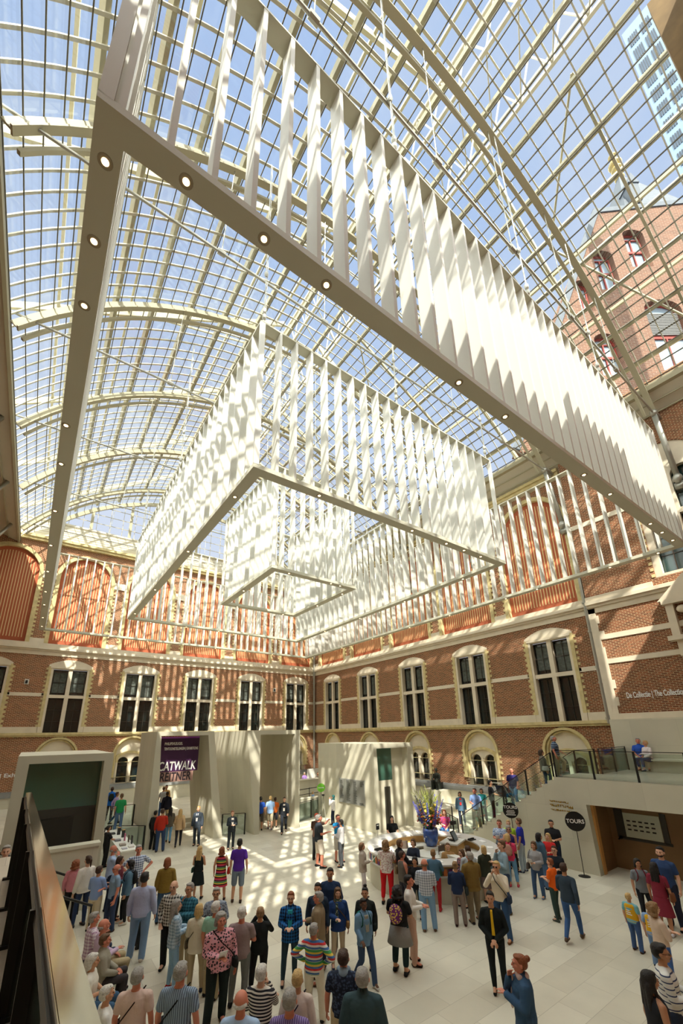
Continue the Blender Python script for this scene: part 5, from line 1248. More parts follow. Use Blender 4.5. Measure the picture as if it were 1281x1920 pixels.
PEOPLE = [
(-0.03,12.29,1.20,1.75,-3.14,'phone',('short', 'gr'),'l','long',(170, 196, 224),'pants',(40, 50, 72),(34, 34, 36),'person bending in a pale blue shirt beyond the left landing edge',1.0,()),
(4.18,27.37,0.80,1.72,-0.15,'stand',('short', 'db'),'m','jacket',(30, 100, 190),'pants',(34, 34, 36),(34, 34, 36),'person in a royal blue jacket walking away on the terrace, left of the banner portal',1,(('pack', (34, 44, 38), 'dark green backpack on the person in the royal blue jacket'),)),
(4.28,26.21,0.80,1.56,-1.38,'walk',('short', 'db'),'m','long',(176, 160, 200),'slim',(52, 78, 104),(34, 34, 36),'person in a lilac shirt striding on the terrace behind the information table',1.0,()),
(4.14,24.07,0.80,1.70,-0.17,'stand',('short', 'br'),'t','tee',(40, 140, 80),'pants',(84, 112, 146),(34, 34, 36),'person in a green top half hidden behind the banner portal',1.0,()),
(3.34,21.48,0.00,1.56,-1.20,'table',('pony', 'bk'),'m','tee',(34, 34, 36),'pants',(34, 34, 36),(34, 34, 36),'attendant in black behind the white information table',1.0,()),
(2.78,16.41,0.00,1.80,-1.56,'chin',('bald', 'gr'),'r','long',(168, 190, 222),'pants',(40, 50, 72),(34, 34, 36),'grey bearded man in a light blue shirt eating, beside the information table',1.05,(('beard', 'gr'), ('glasses',))),
(2.86,15.49,0.00,1.65,-1.93,'phone',('bob', 'db'),'m','long',(110, 50, 60),'pants',(34, 34, 36),(34, 34, 36),'woman in burgundy hidden behind the man eating',1.0,()),
(3.43,15.86,0.00,1.80,-3.18,'hips',('short', 'gr'),'r','tee',('plaid', (210, 220, 236), (60, 80, 120)),'pants',(52, 66, 92),(34, 34, 36),'man in a blue and white checked short sleeved shirt, hands on hips',1.12,()),
(2.64,14.71,0.00,1.63,-4.54,'onehand',('bald', 'gr'),'r','tee',(128, 152, 178),'pants',(52, 66, 92),(90, 60, 40),'bald man in a grey blue short sleeved shirt beside the stair',1.1,(('glasses',),)),
(3.03,14.97,0.00,1.62,-4.82,'onehand',('curly', 'bk'),'t','jacket',(88, 118, 140),'slim',(34, 34, 36),(210, 205, 195),'woman with dark curls in a denim jacket and black backpack',1,(('pack', (34, 34, 36), 'black backpack on the dark curly haired woman'),)),
(2.23,14.95,0.00,1.61,-0.76,'fold',('short', 'db'),'m','long',(140, 166, 214),'pants',(206, 192, 164),(34, 34, 36),'man seen from behind in a blue shirt, brown belt and cream trousers',1.08,(('belt', (110, 66, 40)),)),
(1.75,16.11,0.00,1.62,-0.46,'stand',('curly', 'rd'),'l','long',(208, 136, 150),'pants',(34, 34, 36),(90, 100, 90),'curly red haired woman in a pink cardigan on the stair',1.12,()),
(1.99,15.61,0.00,1.78,-5.89,'stand',('pony', 'db'),'l','blouse',(222, 216, 206),'slim',(46, 60, 90),(70, 70, 74),'dark haired woman in a long white cardigan holding a black folder',1,(('paper', 'black folder held by the woman in the white cardigan', (34, 34, 36)),)),
(2.93,12.52,0.00,1.86,-0.49,'stand',('short', 'bk'),'m','long',(176, 184, 216),'pants',(124, 152, 186),(190, 180, 165),'tall man from behind in a pale lilac shirt and light blue jeans',1.16,(('belt', (60, 44, 34)),)),
(3.07,13.20,0.00,1.62,-1.28,'stand',('curly', 'gr'),'l','long',(130, 60, 110),'pants',(34, 34, 36),(34, 34, 36),'grey curly haired person in purple behind the tall man in light jeans',1.0,()),
(3.93,14.24,0.00,1.68,-0.44,'stand',('bob', 'rd'),'l','blouse',(128, 104, 44),'pants',(62, 90, 120),(34, 34, 36),'woman from behind in a mustard brown jacket and jeans',1.08,()),
(5.31,15.49,0.00,1.56,-0.68,'phone',('long', 'bl'),'t','dress',(28, 36, 36),None,None,(34, 34, 36),'blonde woman from behind in a sleeveless black dress',1,(('side', (50, 80, 70), 'dark green bag at the hip of the woman in the black dress'),)),
(5.86,14.88,0.00,1.56,-0.55,'onehand',('curly', 'rd'),'t','dress',('multi', (40, 34, 44), (200, 70, 110)),None,None,(60, 40, 40),'curly haired woman in a colourful horizontally striped dress',1.05,(('hand', (176, 48, 34), 'red leather handbag of the woman in the striped dress'),)),
(3.43,11.69,0.00,1.77,-3.78,'pockets',('bald', 'gr'),'l','long',('plaid', (210, 208, 200), (30, 30, 34)),'pants',(34, 34, 36),(34, 34, 36),'bald man in a black and white checked shirt and black trousers',1.12,(('glasses',),)),
(3.69,11.31,0.00,1.76,-4.07,'chin',('short', 'gr'),'t','long',('plaid', (70, 130, 150), (30, 70, 90)),'pants',(176, 160, 126),(130, 70, 40),'man with glasses in a teal checked shirt, hand on his chin',1.05,(('glasses',),)),
(3.26,10.76,0.00,1.65,-1.69,'phone',('long', 'gr'),'l','blouse',('plaid', (186, 206, 222), (120, 150, 176)),'slim',(140, 176, 206),(160, 30, 34),'woman with long grey hair, pale blue checked shirt and red shoes',1.0,()),
(3.63,10.35,0.00,1.60,-0.60,'phone',('bob', 'bl'),'t','jacket',(214, 206, 184),'slim',(178, 162, 132),(40, 44, 60),'blonde woman in a cream jacket and beige trousers',1.03,(('side', (90, 80, 60), 'small bag at the side of the woman in the cream jacket'),)),
(1.85,12.20,0.00,1.76,-1.46,'sit',('short', 'gr'),'r','long',('plaid', (226, 216, 222), (170, 130, 160)),'pants',(60, 70, 90),(34, 34, 36),'seated grey haired man in a striped pale shirt, farthest on the bench',1.05,()),
(1.97,11.60,0.00,1.78,-1.48,'sit2',('bald', 'gr'),'r','long',(196, 172, 196),'pants',(176, 160, 126),(34, 34, 36),'seated balding man in a lilac shirt holding a phone on the bench',1.12,()),
(1.93,11.02,0.00,1.66,-1.74,'sit',('short', 'br'),'r','jacket',(156, 150, 134),'pants',(60, 56, 58),(34, 34, 36),'seated woman with short brown hair in a greige jacket on the bench',1.08,()),
(1.63,10.26,0.00,1.66,-1.90,'sit2',('bob', 'wh'),'t','tee',(230, 226, 214),'pants',(60, 90, 120),(34, 34, 36),'seated white haired woman in a draped white top, sunglasses on her head',1.08,(('shades', 1),)),
(1.69,8.92,0.00,1.66,-1.58,'sit',('short', 'wh'),'t','long',(226, 224, 218),'pants',(210, 210, 205),(34, 34, 36),'seated white haired woman in a white sweater, lowest at the bottom left',1.08,(('shades', 1), ('paper', 'phone in the hands of the seated woman at the bottom left', (34, 34, 36)))),
(1.96,8.18,0.00,1.68,-0.50,'stand',('short', 'gr'),'r','tee',(216, 188, 176),'pants',(60, 60, 66),(34, 34, 36),'woman with short grey hair from behind in a pale pink top',1.15,(('side', (60, 40, 34), 'dark brown crossbody bag of the woman in the pale pink top'),)),
(2.46,7.64,0.00,1.80,-0.66,'stand',('short', 'gr'),'r','tee',('pin', (150, 170, 190), (92, 104, 124)),'pants',(176, 160, 126),(34, 34, 36),'grey haired man from behind in a blue grey striped short sleeved shirt',1.18,(('side', (34, 34, 36), 'black shoulder bag of the man in the striped short sleeved shirt'),)),
(5.74,22.44,0.00,1.84,-0.43,'onehand',('short', 'db'),'t','long',(168, 46, 30),'pants',(48, 66, 98),(60, 60, 64),'man from behind in a red sweater and blue jeans at the banner portal',1.05,()),
(5.58,23.04,0.00,1.70,-0.76,'stand',('short', 'bk'),'m','long',(34, 34, 36),'pants',(34, 34, 36),(34, 34, 36),'person in black mostly hidden behind the man in the red sweater',1.0,()),
(6.50,23.88,0.00,1.65,-0.27,'walk',('long', 'bk'),'m','jacket',(96, 88, 76),'slim',(110, 160, 196),(34, 34, 36),'dark haired woman from behind in a taupe top and light blue leggings',1.0,()),
(6.68,22.76,0.00,1.68,-0.37,'walk2',('long', 'bl'),'l','jacket',(196, 166, 126),'slim',(44, 44, 52),(34, 34, 36),'blonde woman from behind in a camel jacket and dark leggings',1,(('hand', (220, 214, 196), 'cream handbag of the woman in the camel jacket'),)),
(7.47,22.44,0.00,1.77,-3.81,'stand',('pony', 'bl'),'l','jacket',(58, 66, 76),'pants',(54, 62, 72),(34, 34, 36),'guard with a blonde ponytail in a grey suit and tie leaning at the banner portal',1,(('shirt', (225, 225, 225)), ('tie', (70, 80, 110)))),
(7.21,28.42,0.45,1.75,-0.25,'stand',('short', 'br'),'t','tee',(186, 188, 190),'pants',(60, 90, 140),(34, 34, 36),'man from behind in a light grey T-shirt and jeans inside the banner portal',1,(('belt', (60, 40, 30)),)),
(6.87,26.21,0.45,1.70,-0.26,'stand',('short', 'db'),'t','jacket',(44, 46, 66),'pants',(200, 180, 140),(34, 34, 36),'person in a navy jacket deep inside the banner portal',1.0,()),
(7.53,29.09,0.45,1.76,-3.39,'stand',('short', 'bk'),'m','long',(190, 150, 90),'pants',(40, 50, 72),(34, 34, 36),'person in a tan top farthest inside the banner portal',1.0,()),
(8.56,20.68,0.00,1.65,-3.36,'phone',('pony', 'rd'),'l','jacket',(44, 50, 56),'pants',(40, 46, 52),(34, 34, 36),'guard in a dark suit looking down before the two portals',1,(('shirt', (215, 205, 190)),)),
(6.26,14.37,0.00,1.83,-0.50,'stand',('short', 'bk'),'t','tee',(84, 44, 150),'shorts',(108, 122, 138),(60, 44, 36),'man from behind in a purple T-shirt and grey shorts',1.02,()),
(4.21,10.90,0.00,1.66,-3.60,'clasp',('short', 'gr'),'t','blouse',('dots', (150, 160, 176), (90, 98, 116)),'pants',(40, 50, 72),(34, 34, 36),'grey haired woman facing the camera in a patterned grey blue blouse',1.12,(('glasses',),)),
(3.86,9.96,0.00,1.70,-0.89,'stand',('short', 'wh'),'r','tee',(150, 196, 176),'pants',(176, 160, 126),(34, 34, 36),'white haired person in a mint green shirt seen from behind',1.12,()),
(3.67,9.16,0.00,1.76,-3.26,'onehand',('bob', 'gr'),'r','blouse',('dots', (222, 160, 170), (60, 56, 64)),'pants',(28, 38, 36),(34, 34, 40),'grey bobbed woman in a pink floral blouse with black waistcoat holding a paper',1.2,(('side', (34, 34, 32), 'black handbag of the woman in the floral blouse'), ('paper', 'white folded paper held by the woman in the floral blouse'))),
(4.18,9.31,0.00,1.71,-0.60,'fold',('short', 'wh'),'r','tee',(150, 130, 130),'slim',(108, 112, 110),(34, 34, 36),'white haired woman from behind in a mauve grey top and grey trousers',1.15,()),
(4.66,9.43,0.00,1.56,-0.46,'cam',('short', 'lb'),'t','long',(30, 34, 34),'slim',(34, 34, 36),(34, 34, 36),'woman from behind in a black sheer top raising a camera',1.15,()),
(3.56,7.09,0.00,1.66,-0.81,'chin',('short', 'wh'),'l','long',('stripe', (224, 218, 206), (40, 40, 46)),'pants',(34, 34, 36),(34, 34, 36),'white haired woman in a black and white striped sweater, bottom centre',1.12,()),
(2.93,6.43,0.00,1.78,-0.69,'stand',('bald', 'wh'),'r','long',(170, 196, 228),'pants',(40, 50, 72),(34, 34, 36),'bald sunburnt man in a light blue shirt at the bottom edge',1.15,()),
(3.47,6.03,0.00,1.78,-0.70,'stand',('short', 'gr'),'r','long',('pin', (150, 130, 180), (90, 76, 130)),'pants',(40, 50, 72),(34, 34, 36),'grey haired man in a purple striped shirt at the bottom edge',1.15,()),
(3.93,6.60,0.00,1.66,-0.71,'stand',('short', 'bl'),'t','long',(222, 206, 196),'pants',(176, 160, 126),(34, 34, 36),'blonde woman from behind in a pale cream top with a dark strap',1.08,(('side', (60, 60, 90), 'dark blue crossbody bag of the woman in the pale cream top'),)),
(5.41,9.42,0.00,1.70,-3.75,'phone',('short', 'rd'),'l','jacket',('plaid', (40, 110, 180), (16, 22, 40)),'slim',(44, 64, 76),(44, 44, 50),'young bearded man in a blue and black plaid shirt',1.02,(('beard', 'rd'), ('shirt', (50, 160, 180)), ('glasses',), ('pack', (40, 48, 56), 'dark backpack hanging from the man in the plaid shirt'))),
(5.89,9.01,0.00,1.71,-5.47,'onehand',('short', 'gr'),'r','jacket',(142, 124, 98),'pants',(150, 50, 34),(90, 60, 40),'grey haired man in a tan jacket and rust red trousers',1.08,(('shirt', (190, 200, 220)),)),
(6.24,9.57,0.00,1.68,-3.89,'stand',('short', 'bk'),'t','jacket',(44, 58, 76),'pants',(40, 50, 72),(34, 34, 36),'dark haired woman in a navy jacket and red top behind the man in tan',1.05,(('shirt', (190, 50, 70)),)),
(6.90,9.99,0.00,1.79,-3.83,'clasp',('short', 'bk'),'m','long',(40, 60, 92),'pants',(110, 98, 82),(44, 54, 84),'bearded man in a dark blue buttoned shirt facing the camera',1.08,(('beard', 'gr'),)),
(6.65,9.31,0.00,1.56,-3.67,'onehand',('long', 'br'),'l','jacket',(42, 70, 122),'slim',(206, 190, 160),(50, 60, 90),'brown haired woman in a blue cardigan with a green scarf and tan bag',1.03,(('scarf', ('dots', (60, 80, 70), (180, 190, 170))), ('side', (150, 112, 68), 'tan leather bag of the woman with the green scarf'))),
(7.10,8.82,0.00,1.60,-3.99,'onehand',('topbun', 'bk'),'m','jacket',(38, 42, 40),'slim',(30, 34, 36),(34, 34, 36),'dark haired woman in a black leather jacket looking down',1.03,(('side', (36, 44, 40), 'black bag at the hip of the woman in the leather jacket'), ('paper', 'leaflet in the hands of the woman in the leather jacket'))),
(6.71,8.40,0.00,1.56,-3.29,'walk',('short', 'bk'),'d','jacket',(104, 138, 168),'pants',(60, 80, 110),(210, 210, 205),'man with dark skin and glasses in a light denim jacket walking',1.03,(('glasses',), ('shirt', (150, 150, 140)), ('pack', (30, 110, 104), 'teal backpack worn by the man in the light denim jacket'))),
(5.15,8.04,0.00,1.56,-0.92,'hips',('short', 'gr'),'r','long',('multi', (70, 110, 160), (220, 210, 200)),'pants',(214, 206, 188),(34, 34, 36),'grey haired man in a multicoloured patterned sweater and cream trousers',1.15,(('glasses',),)),
(4.80,6.59,0.00,1.70,-0.72,'stand',('short', 'db'),'r','tee',('dots', (36, 44, 62), (70, 84, 110)),'pants',(200, 184, 150),(34, 34, 36),'woman from behind in a dark patterned short sleeved top with a pale scarf',1.18,(('scarf', (150, 176, 200)),)),
(4.56,5.79,0.00,1.80,-0.75,'stand',('short', 'gr'),'r','jacket',(58, 78, 84),'pants',(60, 60, 60),(34, 34, 36),'man from behind in a dark blue green denim jacket with corduroy collar',1.18,()),
(11.36,23.41,0.00,1.75,-0.45,'stand',('short', 'bk'),'m','tee',(40, 80, 170),'shorts',(80, 74, 66),(34, 34, 36),'man from behind in a royal blue T-shirt and dark shorts inside the unbannered portal',1.0,()),
(11.83,23.11,0.00,1.77,-0.47,'walk',('short', 'bl'),'l','polo',(150, 184, 226),'shorts',(186, 176, 148),(80, 70, 90),'blond man from behind in a light blue polo and khaki shorts',1.0,()),
(12.37,23.55,0.00,1.60,-0.57,'stand',('short', 'db'),'m','tee',(226, 110, 40),'shorts',(60, 60, 70),(34, 34, 36),'person in an orange T-shirt behind the blond man in the portal',1.0,()),
(12.07,21.89,0.00,1.80,-3.73,'walk2',('pony', 'db'),'l','jacket',(36, 40, 46),'pants',(40, 44, 52),(34, 34, 36),'guard in a dark suit walking out of the unbannered portal',1,(('shirt', (215, 205, 190)),)),
(10.30,15.71,0.00,1.92,-1.89,'onehand',('short', 'gr'),'r','polo',(52, 58, 66),'shorts',(222, 212, 198),(34, 34, 36),'stout man in a dark grey polo shirt and white shorts',1.22,()),
(10.73,16.53,0.00,1.82,-0.92,'point',('cap', 'or'),'r','tee',(74, 54, 44),'pants',(34, 34, 36),(34, 34, 36),'man in an orange cap pointing, behind the stout man',1.0,()),
(11.34,15.78,0.00,1.79,-3.24,'point',('short', 'db'),'r','tee',(40, 150, 210),'shorts',(200, 196, 184),(34, 34, 36),'man in a bright cyan shirt with a navy sleeve raising a leaflet',1.05,(('glasses',), ('paper', 'blue leaflet raised by the man in cyan', (70, 120, 200)))),
(11.01,15.12,0.00,1.74,-5.87,'phone',('short', 'bk'),'m','long',(206, 206, 208),'slim',(84, 88, 94),(34, 34, 36),'young man from behind in a pale grey hoodie and grey jeans',1.0,()),
(15.00,21.34,0.14,1.56,-5.50,'cam',('headscarf', 'tl'),'m','blouse',(224, 222, 222),'slim',(36, 44, 66),(34, 34, 36),'woman in a green headscarf and white tunic beside the tripod',1.0,()),
(9.79,12.23,0.00,1.56,-2.33,'onehand',('bob', 'br'),'t','jacket',(178, 168, 156),'slim',(206, 202, 204),(80, 80, 90),'woman in a beige jacket and pale trousers reading left of the reception desk',1,(('paper', 'leaflet read by the woman in the beige jacket'),)),
(9.92,11.17,0.00,1.81,-0.90,'table',('curly', 'lb'),'r','tee',('dots', (228, 222, 216), (190, 150, 150)),'crop',(206, 30, 38),(34, 34, 36),'woman from behind in a white blouse and bright red trousers',1.1,(('hand', (130, 110, 80), 'taupe shoulder bag of the woman in red trousers'),)),
(19.58,29.38,0.45,1.63,-3.56,'cam',('short', 'bk'),'m','dress_s',('dots', (206, 60, 70), (226, 200, 200)),'slim',(60, 90, 130),(34, 34, 36),'woman in a red patterned dress near the far ticket desk',1.0,()),
(20.24,30.09,0.45,1.78,-3.73,'stand',('cap', 'bk'),'m','tee',(34, 34, 36),'pants',(34, 34, 36),(34, 34, 36),'person in a black T-shirt and cap at the far ticket desk',1.0,()),
(19.61,30.02,0.45,1.70,-3.37,'stand',('short', 'db'),'m','long',(120, 110, 100),'pants',(34, 34, 36),(34, 34, 36),'person in grey brown at the far ticket desk behind the red dress',1.0,()),
(20.10,32.91,0.45,1.50,-3.69,'table',('short', 'wh'),'l','long',(150, 120, 180),'pants',(34, 34, 36),(34, 34, 36),'white haired clerk in lilac behind the far ticket desk',1.0,()),
(16.25,25.48,0.30,1.10,-2.66,'stand',('bob', 'bl'),'l','tee',(150, 186, 226),'pants',(90, 110, 150),(34, 34, 36),'small child in pale blue by the low wall near the green sign',1.0,()),
(13.25,14.45,0.00,1.70,-3.72,'table',('long', 'bk'),'l','tee',(24, 26, 26),'pants',(34, 34, 36),(34, 34, 36),'dark haired woman in a black T-shirt leaning on the far side of the desk',1.0,()),
(10.40,11.01,0.00,1.78,-1.82,'table',('short', 'br'),'l','jacket',(34, 34, 38),'pants',(34, 34, 36),(34, 34, 36),'person in a black jacket leaning over the left side of the desk',1.0,()),
(11.35,11.35,0.00,1.60,-4.27,'table',('bob', 'br'),'l','long',(44, 50, 64),'pants',(34, 34, 36),(34, 34, 36),'girl in a dark top talking across the left side of the desk',1.0,()),
(10.10,10.62,0.00,1.56,-1.81,'phone',('short', 'db'),'r','vest',(104, 96, 88),'pants',(70, 70, 80),(34, 34, 36),'man in a grey brown waistcoat over a checked shirt looking at his phone',1.12,()),
(9.95,9.93,0.00,1.56,-4.10,'phone',('bob', 'bk'),'m','long',(28, 30, 34),'slim',(40, 50, 60),(34, 34, 36),'dark haired woman in black facing the camera at the desk',1.05,(('hand', (30, 30, 30), 'black bag of the dark haired woman in black at the desk'),)),
(9.59,9.20,0.00,1.72,-0.89,'phone',('bald', 'br'),'r','long',('plaid', (206, 212, 222), (128, 138, 156)),'pants',(124, 160, 194),(96, 70, 56),'balding man from behind in a grey checked shirt and light blue jeans',1.15,(('belt', (90, 60, 40)),)),
(10.79,9.94,0.00,1.63,-1.09,'table',('short', 'lb'),'t','long',(84, 120, 146),'slim',(180, 44, 50),(190, 50, 56),'woman from behind in a denim shirt and dark red trousers',1.03,()),
(7.57,8.18,0.00,1.71,-1.10,'fold',('curly', 'bk'),'t','tee',(30, 32, 34),'crop',(36, 56, 58),(36, 36, 38),'dark haired woman in a black T-shirt and long grey overskirt',1.18,(('skirtover', (140, 138, 136)), ('pack', ('dots', (110, 50, 110), (220, 190, 90)), 'purple patterned backpack of the woman in the grey overskirt'))),
(8.11,8.34,0.00,1.78,-2.52,'phone',('short', 'bk'),'r','long',(222, 218, 210),'pants',(200, 164, 144),(44, 32, 28),'man in a white shirt and pinkish beige trousers with a phone',1.05,(('belt', (50, 36, 30)),)),
(10.49,8.86,0.00,1.57,-0.96,'phone',('bun', 'lb'),'t','long',(36, 50, 80),'pants',(136, 120, 112),(70, 50, 50),'woman with a blond bun from behind in a navy sweater',1.05,(('hand', (44, 52, 50), 'large black handbag of the woman in the navy sweater'),)),
(11.68,9.57,0.00,1.56,-4.90,'phone',('bob', 'br'),'l','blouse',('dots', (70, 70, 80), (190, 110, 110)),'slim',(50, 54, 80),(34, 34, 36),'woman in a dark floral blouse between the navy sweater and the olive jacket',1.0,()),
(11.00,8.72,0.00,1.76,-6.66,'phone',('short', 'gr'),'r','jacket',(122, 98, 50),'pants',(128, 114, 92),(44, 40, 40),'tall grey haired man from behind in an olive brown jacket',1.15,()),
(11.38,9.07,0.00,1.80,-6.83,'phone',('short', 'db'),'l','long',(180, 190, 196),'pants',(34, 34, 36),(34, 34, 36),'man in a pale grey shirt hidden behind the olive jacket at the desk',1.0,()),
(12.72,11.00,0.05,1.70,-4.00,'sit',('short', 'br'),'l','jacket',(166, 130, 84),'pants',(40, 50, 72),(34, 34, 36),'seated clerk in a tan jacket inside the round desk',1.0,()),
(12.52,9.35,0.00,1.58,-6.69,'phone',('bob', 'bl'),'l','jacket',(56, 60, 46),'skirt',(120, 100, 92),(34, 34, 36),'blonde woman from behind in a dark green jacket at the right of the desk',1.0,()),
(10.75,7.67,0.00,1.77,-4.44,'cam',('short', 'bl'),'t','long',(220, 208, 186),'pants',(56, 84, 120),(120, 80, 50),'blonde woman in a cream sweater and sunglasses with cameras round her neck',1.1,(('shades', 0), ('side', (44, 60, 84), 'blue shoulder bag of the woman in the cream sweater'))),
(8.65,6.42,0.00,1.80,-4.16,'clasp',('short', 'bk'),'t','long',(28, 34, 34),'slim',(30, 36, 38),(20, 20, 22),'guard in a black shirt with a bright yellow tie, hands clasped',1.0,(('tie', (226, 184, 40)), ('belt', (170, 170, 165)))),
(6.92,4.72,0.00,1.70,-5.51,'chin',('bun', 'rd'),'r','jacket',(56, 84, 114),'pants',(44, 50, 60),(34, 34, 36),'auburn haired woman in a denim jacket with a pale pink scarf, bottom right',1.1,(('scarf', (200, 176, 168)),)),
(12.35,8.54,0.00,1.89,-5.33,'chin',('short', 'br'),'l','long',(140, 164, 178),'pants',(58, 80, 112),(110, 90, 60),'man in a pale grey blue shirt with his hand at his mouth',1.03,()),
(14.32,9.61,0.00,1.64,-1.15,'phone',('bob', 'bl'),'t','tee',(224, 70, 110),'crop',(110, 160, 200),(200, 80, 90),'blonde woman in a hot pink top and short jeans',1.03,(('pack', (178, 134, 116), 'dusty pink backpack of the woman in the hot pink top'),)),
(16.09,10.23,0.00,1.84,-5.89,'stand',('short', 'br'),'t','tee',(44, 54, 170),'pants',(170, 186, 196),(50, 60, 90),'man from the side in a royal blue T-shirt and pale jeans',1.0,()),
(15.53,10.72,0.00,1.78,-4.28,'phone',('short', 'br'),'r','tee',('dots', (190, 206, 228), (70, 110, 170)),'pants',(70, 90, 120),(34, 34, 36),'man in a blue and white floral shirt reading a map',1.1,(('paper', 'map held by the man in the floral shirt'),)),
(15.38,10.24,0.00,1.66,-4.13,'phone',('bob', 'gr'),'t','tank',(56, 50, 110),'pants',(34, 34, 36),(34, 34, 36),'woman with dark glasses in an indigo sleeveless top',1.08,(('shades', 0),)),
(16.12,10.71,0.00,1.70,-4.13,'stand',('short', 'bl'),'l','tee',(190, 226, 60),'pants',(34, 34, 36),(34, 34, 36),'blond person in neon yellow behind the woman in indigo',1.0,()),
(18.75,14.02,0.00,1.78,-4.24,'phone',('short', 'gr'),'r','polo',(150, 186, 150),'pants',(196, 170, 120),(34, 34, 36),'grey haired man in a light green polo leaning on the stair foot',1.12,(('paper', 'white booklet held by the man in the green polo'),)),
(18.86,15.19,0.45,1.64,-4.03,'stand',('bob', 'db'),'t','jacket',(84, 112, 134),'slim',(60, 70, 90),(150, 150, 160),'woman in a denim jacket over a red top behind the stair balustrade',1,(('shirt', (214, 50, 44)),)),
(18.08,13.65,0.66,1.80,-4.41,'onehand',('short', 'db'),'r','polo',(116, 142, 190),'pants',(130, 110, 84),(34, 34, 36),'man in a blue polo shirt at the foot of the stair',1.08,()),
(20.60,15.10,0.45,1.66,-4.25,'stand',('bob', 'db'),'t','tee',(40, 130, 130),'pants',(40, 50, 72),(34, 34, 36),'woman in teal behind the child at the foot of the stair',1.0,()),
(21.31,15.61,0.45,1.25,-4.25,'phone',('bob', 'db'),'t','tee',(150, 180, 190),'pants',(40, 50, 72),(34, 34, 36),'child in pale blue at the foot of the stair',1.0,()),
(18.29,12.86,1.15,1.72,-2.35,'table',('short', 'bk'),'m','tee',(34, 36, 40),'pants',(34, 34, 36),(34, 34, 36),'dark haired man in black carrying a stroller up the stair',1.0,()),
(18.96,12.07,1.65,1.76,-4.31,'stair',('bald', 'br'),'r','tee',(44, 40, 96),'pants',(110, 150, 186),(34, 34, 36),'bald man in an indigo T-shirt holding the stroller on the stair',1.03,()),
(15.85,13.74,0.50,1.64,-4.09,'sit2',('long', 'rd'),'l','tee',('dots', (190, 60, 70), (60, 80, 160)),'slim',(70, 120, 180),(200, 200, 200),'red haired woman in a red patterned shirt seated on the stone block behind the bouquet',1.0,()),
(18.00,9.29,3.30,1.59,-2.84,'stair',('short', 'gr'),'r','polo',('thin', (36, 50, 76), (180, 200, 220)),'pants',(196, 184, 150),(200, 204, 210),'grey haired man in a navy striped polo and beige trousers at the stair top',1.15,(('paper', 'paper in the hand of the man at the stair top'),)),
(18.56,10.22,2.64,1.66,-2.45,'stair',('bob', 'db'),'t','jacket',(112, 104, 92),'slim',(52, 74, 110),(150, 140, 130),'woman in a grey brown coat climbing the stair with a pale bag',1.05,(('hand', (196, 192, 180), 'pale canvas bag of the woman climbing the stair'),)),
(22.70,7.83,3.36,1.78,-4.47,'sit',('short', 'gr'),'r','polo',(44, 84, 180),'pants',(220, 210, 186),(34, 34, 36),'seated man in a blue polo and cream trousers on the landing bench',1.12,()),
(22.25,7.41,3.36,1.66,-5.26,'sit2',('short', 'bl'),'t','long',(216, 208, 210),'crop',(48, 66, 104),(34, 34, 36),'seated fair haired woman in a white blouse leaning over on the landing bench',1.05,()),
(16.87,9.35,0.00,1.80,-4.21,'phone',('short', 'bk'),'t','polo',(36, 38, 42),'pants',(40, 50, 72),(34, 34, 36),'man with glasses in a black polo shirt near the stair wall',1.1,(('glasses',),)),
(15.04,8.84,0.00,1.68,-2.09,'stand',('bob', 'bk'),'m','jacket',(70, 96, 116),'pants',(84, 112, 146),(34, 34, 36),'dark bobbed woman in a grey blue jacket turned away near the stair wall',1.0,()),
(14.08,8.52,0.00,1.61,-4.52,'phone',('bob', 'br'),'t','long',(158, 158, 160),'pants',(64, 90, 124),(90, 110, 140),'woman in a grey long sleeved top reading a booklet',1.03,(('hand', (110, 100, 92), 'grey brown jacket bag on the arm of the woman reading'), ('paper', 'booklet read by the woman in grey'))),
(15.57,8.82,0.00,1.60,-4.55,'phone',('long', 'bl'),'l','tee',(206, 50, 50),'pants',(160, 44, 50),(34, 34, 36),'long haired blonde girl in a red top looking at papers',1,(('paper', 'papers in the hands of the girl in red'),)),
(13.82,7.69,0.00,1.67,-4.47,'phone',('short', 'db'),'l','tee',(32, 40, 48),'slim',(44, 54, 72),(80, 90, 110),'teenager with glasses in a dark printed T-shirt',1.03,(('glasses',),)),
(12.88,7.35,0.00,1.56,-6.29,'phone',('short', 'rd'),'l','tee',(236, 104, 30),'slim',(54, 74, 70),(70, 76, 72),'boy in a bright orange T-shirt and dark green trousers',1.0,()),
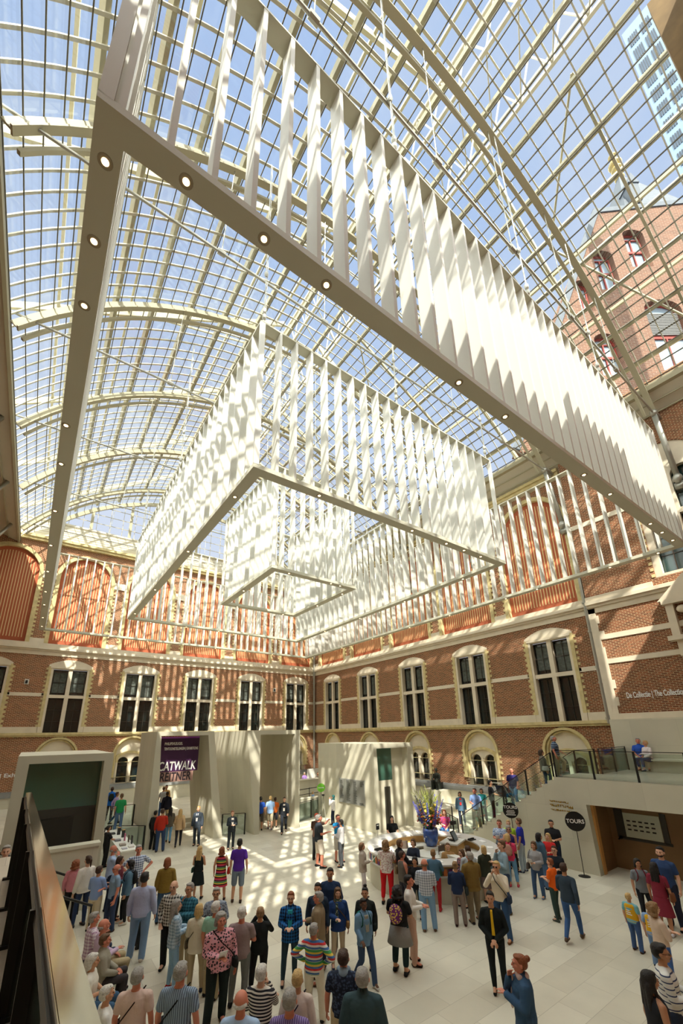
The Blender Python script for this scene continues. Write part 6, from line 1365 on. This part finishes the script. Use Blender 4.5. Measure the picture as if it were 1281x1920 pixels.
(12.07,6.53,0.00,1.74,-1.42,'walk2',('short', 'db'),'m','long',(56, 70, 84),'slim',(60, 92, 140),(92, 76, 62),'man from behind in a dark slate shirt and jeans walking away',1.05,()),
(14.55,5.70,0.00,1.59,-3.99,'stand',('bob', 'bk'),'m','tee',(120, 126, 132),'slim',(36, 40, 46),(34, 34, 36),'dark haired woman in a grey T-shirt with a red backpack strap',1.03,(('pack', (170, 30, 50), 'red backpack of the woman in the grey T-shirt'),)),
(14.24,5.19,0.00,1.66,-1.57,'stand',('long', 'bk'),'m','dress_s',(128, 44, 60),None,None,(200, 200, 210),'black haired woman from behind in a burgundy lace dress',1.03,(('hand', (120, 76, 50), 'brown leather satchel of the woman in the burgundy dress'),)),
(14.88,5.20,0.00,1.93,-4.73,'stand',('short', 'bk'),'l','tee',(50, 72, 112),'pants',(40, 44, 60),(34, 34, 36),'tall bearded man in a navy V-neck T-shirt at the right edge',1.1,(('beard', 'bk'),)),
(12.71,5.34,0.00,1.22,-1.70,'stand',('short', 'bl'),'l','tee',(120, 180, 190),'pants',(70, 96, 140),(80, 60, 50),'blond boy in a yellow bib over a turquoise shirt',1.1,(('bib', (220, 170, 40)),)),
(12.26,4.75,0.00,1.26,-1.55,'stand',('short', 'br'),'l','tee',(130, 160, 200),'pants',(110, 140, 180),(34, 34, 36),'brown haired boy in a yellow bib over a blue shirt',1.1,(('bib', (220, 170, 40)),)),
(11.28,4.28,0.00,1.61,-2.26,'fold',('curly', 'lb'),'l','long',(206, 184, 164),'slim',(70, 110, 180),(34, 34, 36),'curly fair haired woman in a beige sweater and blue jeans at the right edge',1.03,()),
(8.81,3.38,0.00,1.80,-2.77,'phone',('short', 'bk'),'m','long',('thin', (222, 222, 216), (60, 70, 100)),'pants',(50, 60, 80),(34, 34, 36),'dark haired man in a white shirt with thin stripes at the right edge',1.1,(('glasses',),)),
(8.04,3.30,0.00,1.68,-2.23,'stand',('long', 'bk'),'m','vest',(40, 42, 48),'pants',(34, 34, 36),(34, 34, 36),'woman with very long black hair from behind, bottom right edge',1.03,()),
]
for a in PEOPLE: person(*a)
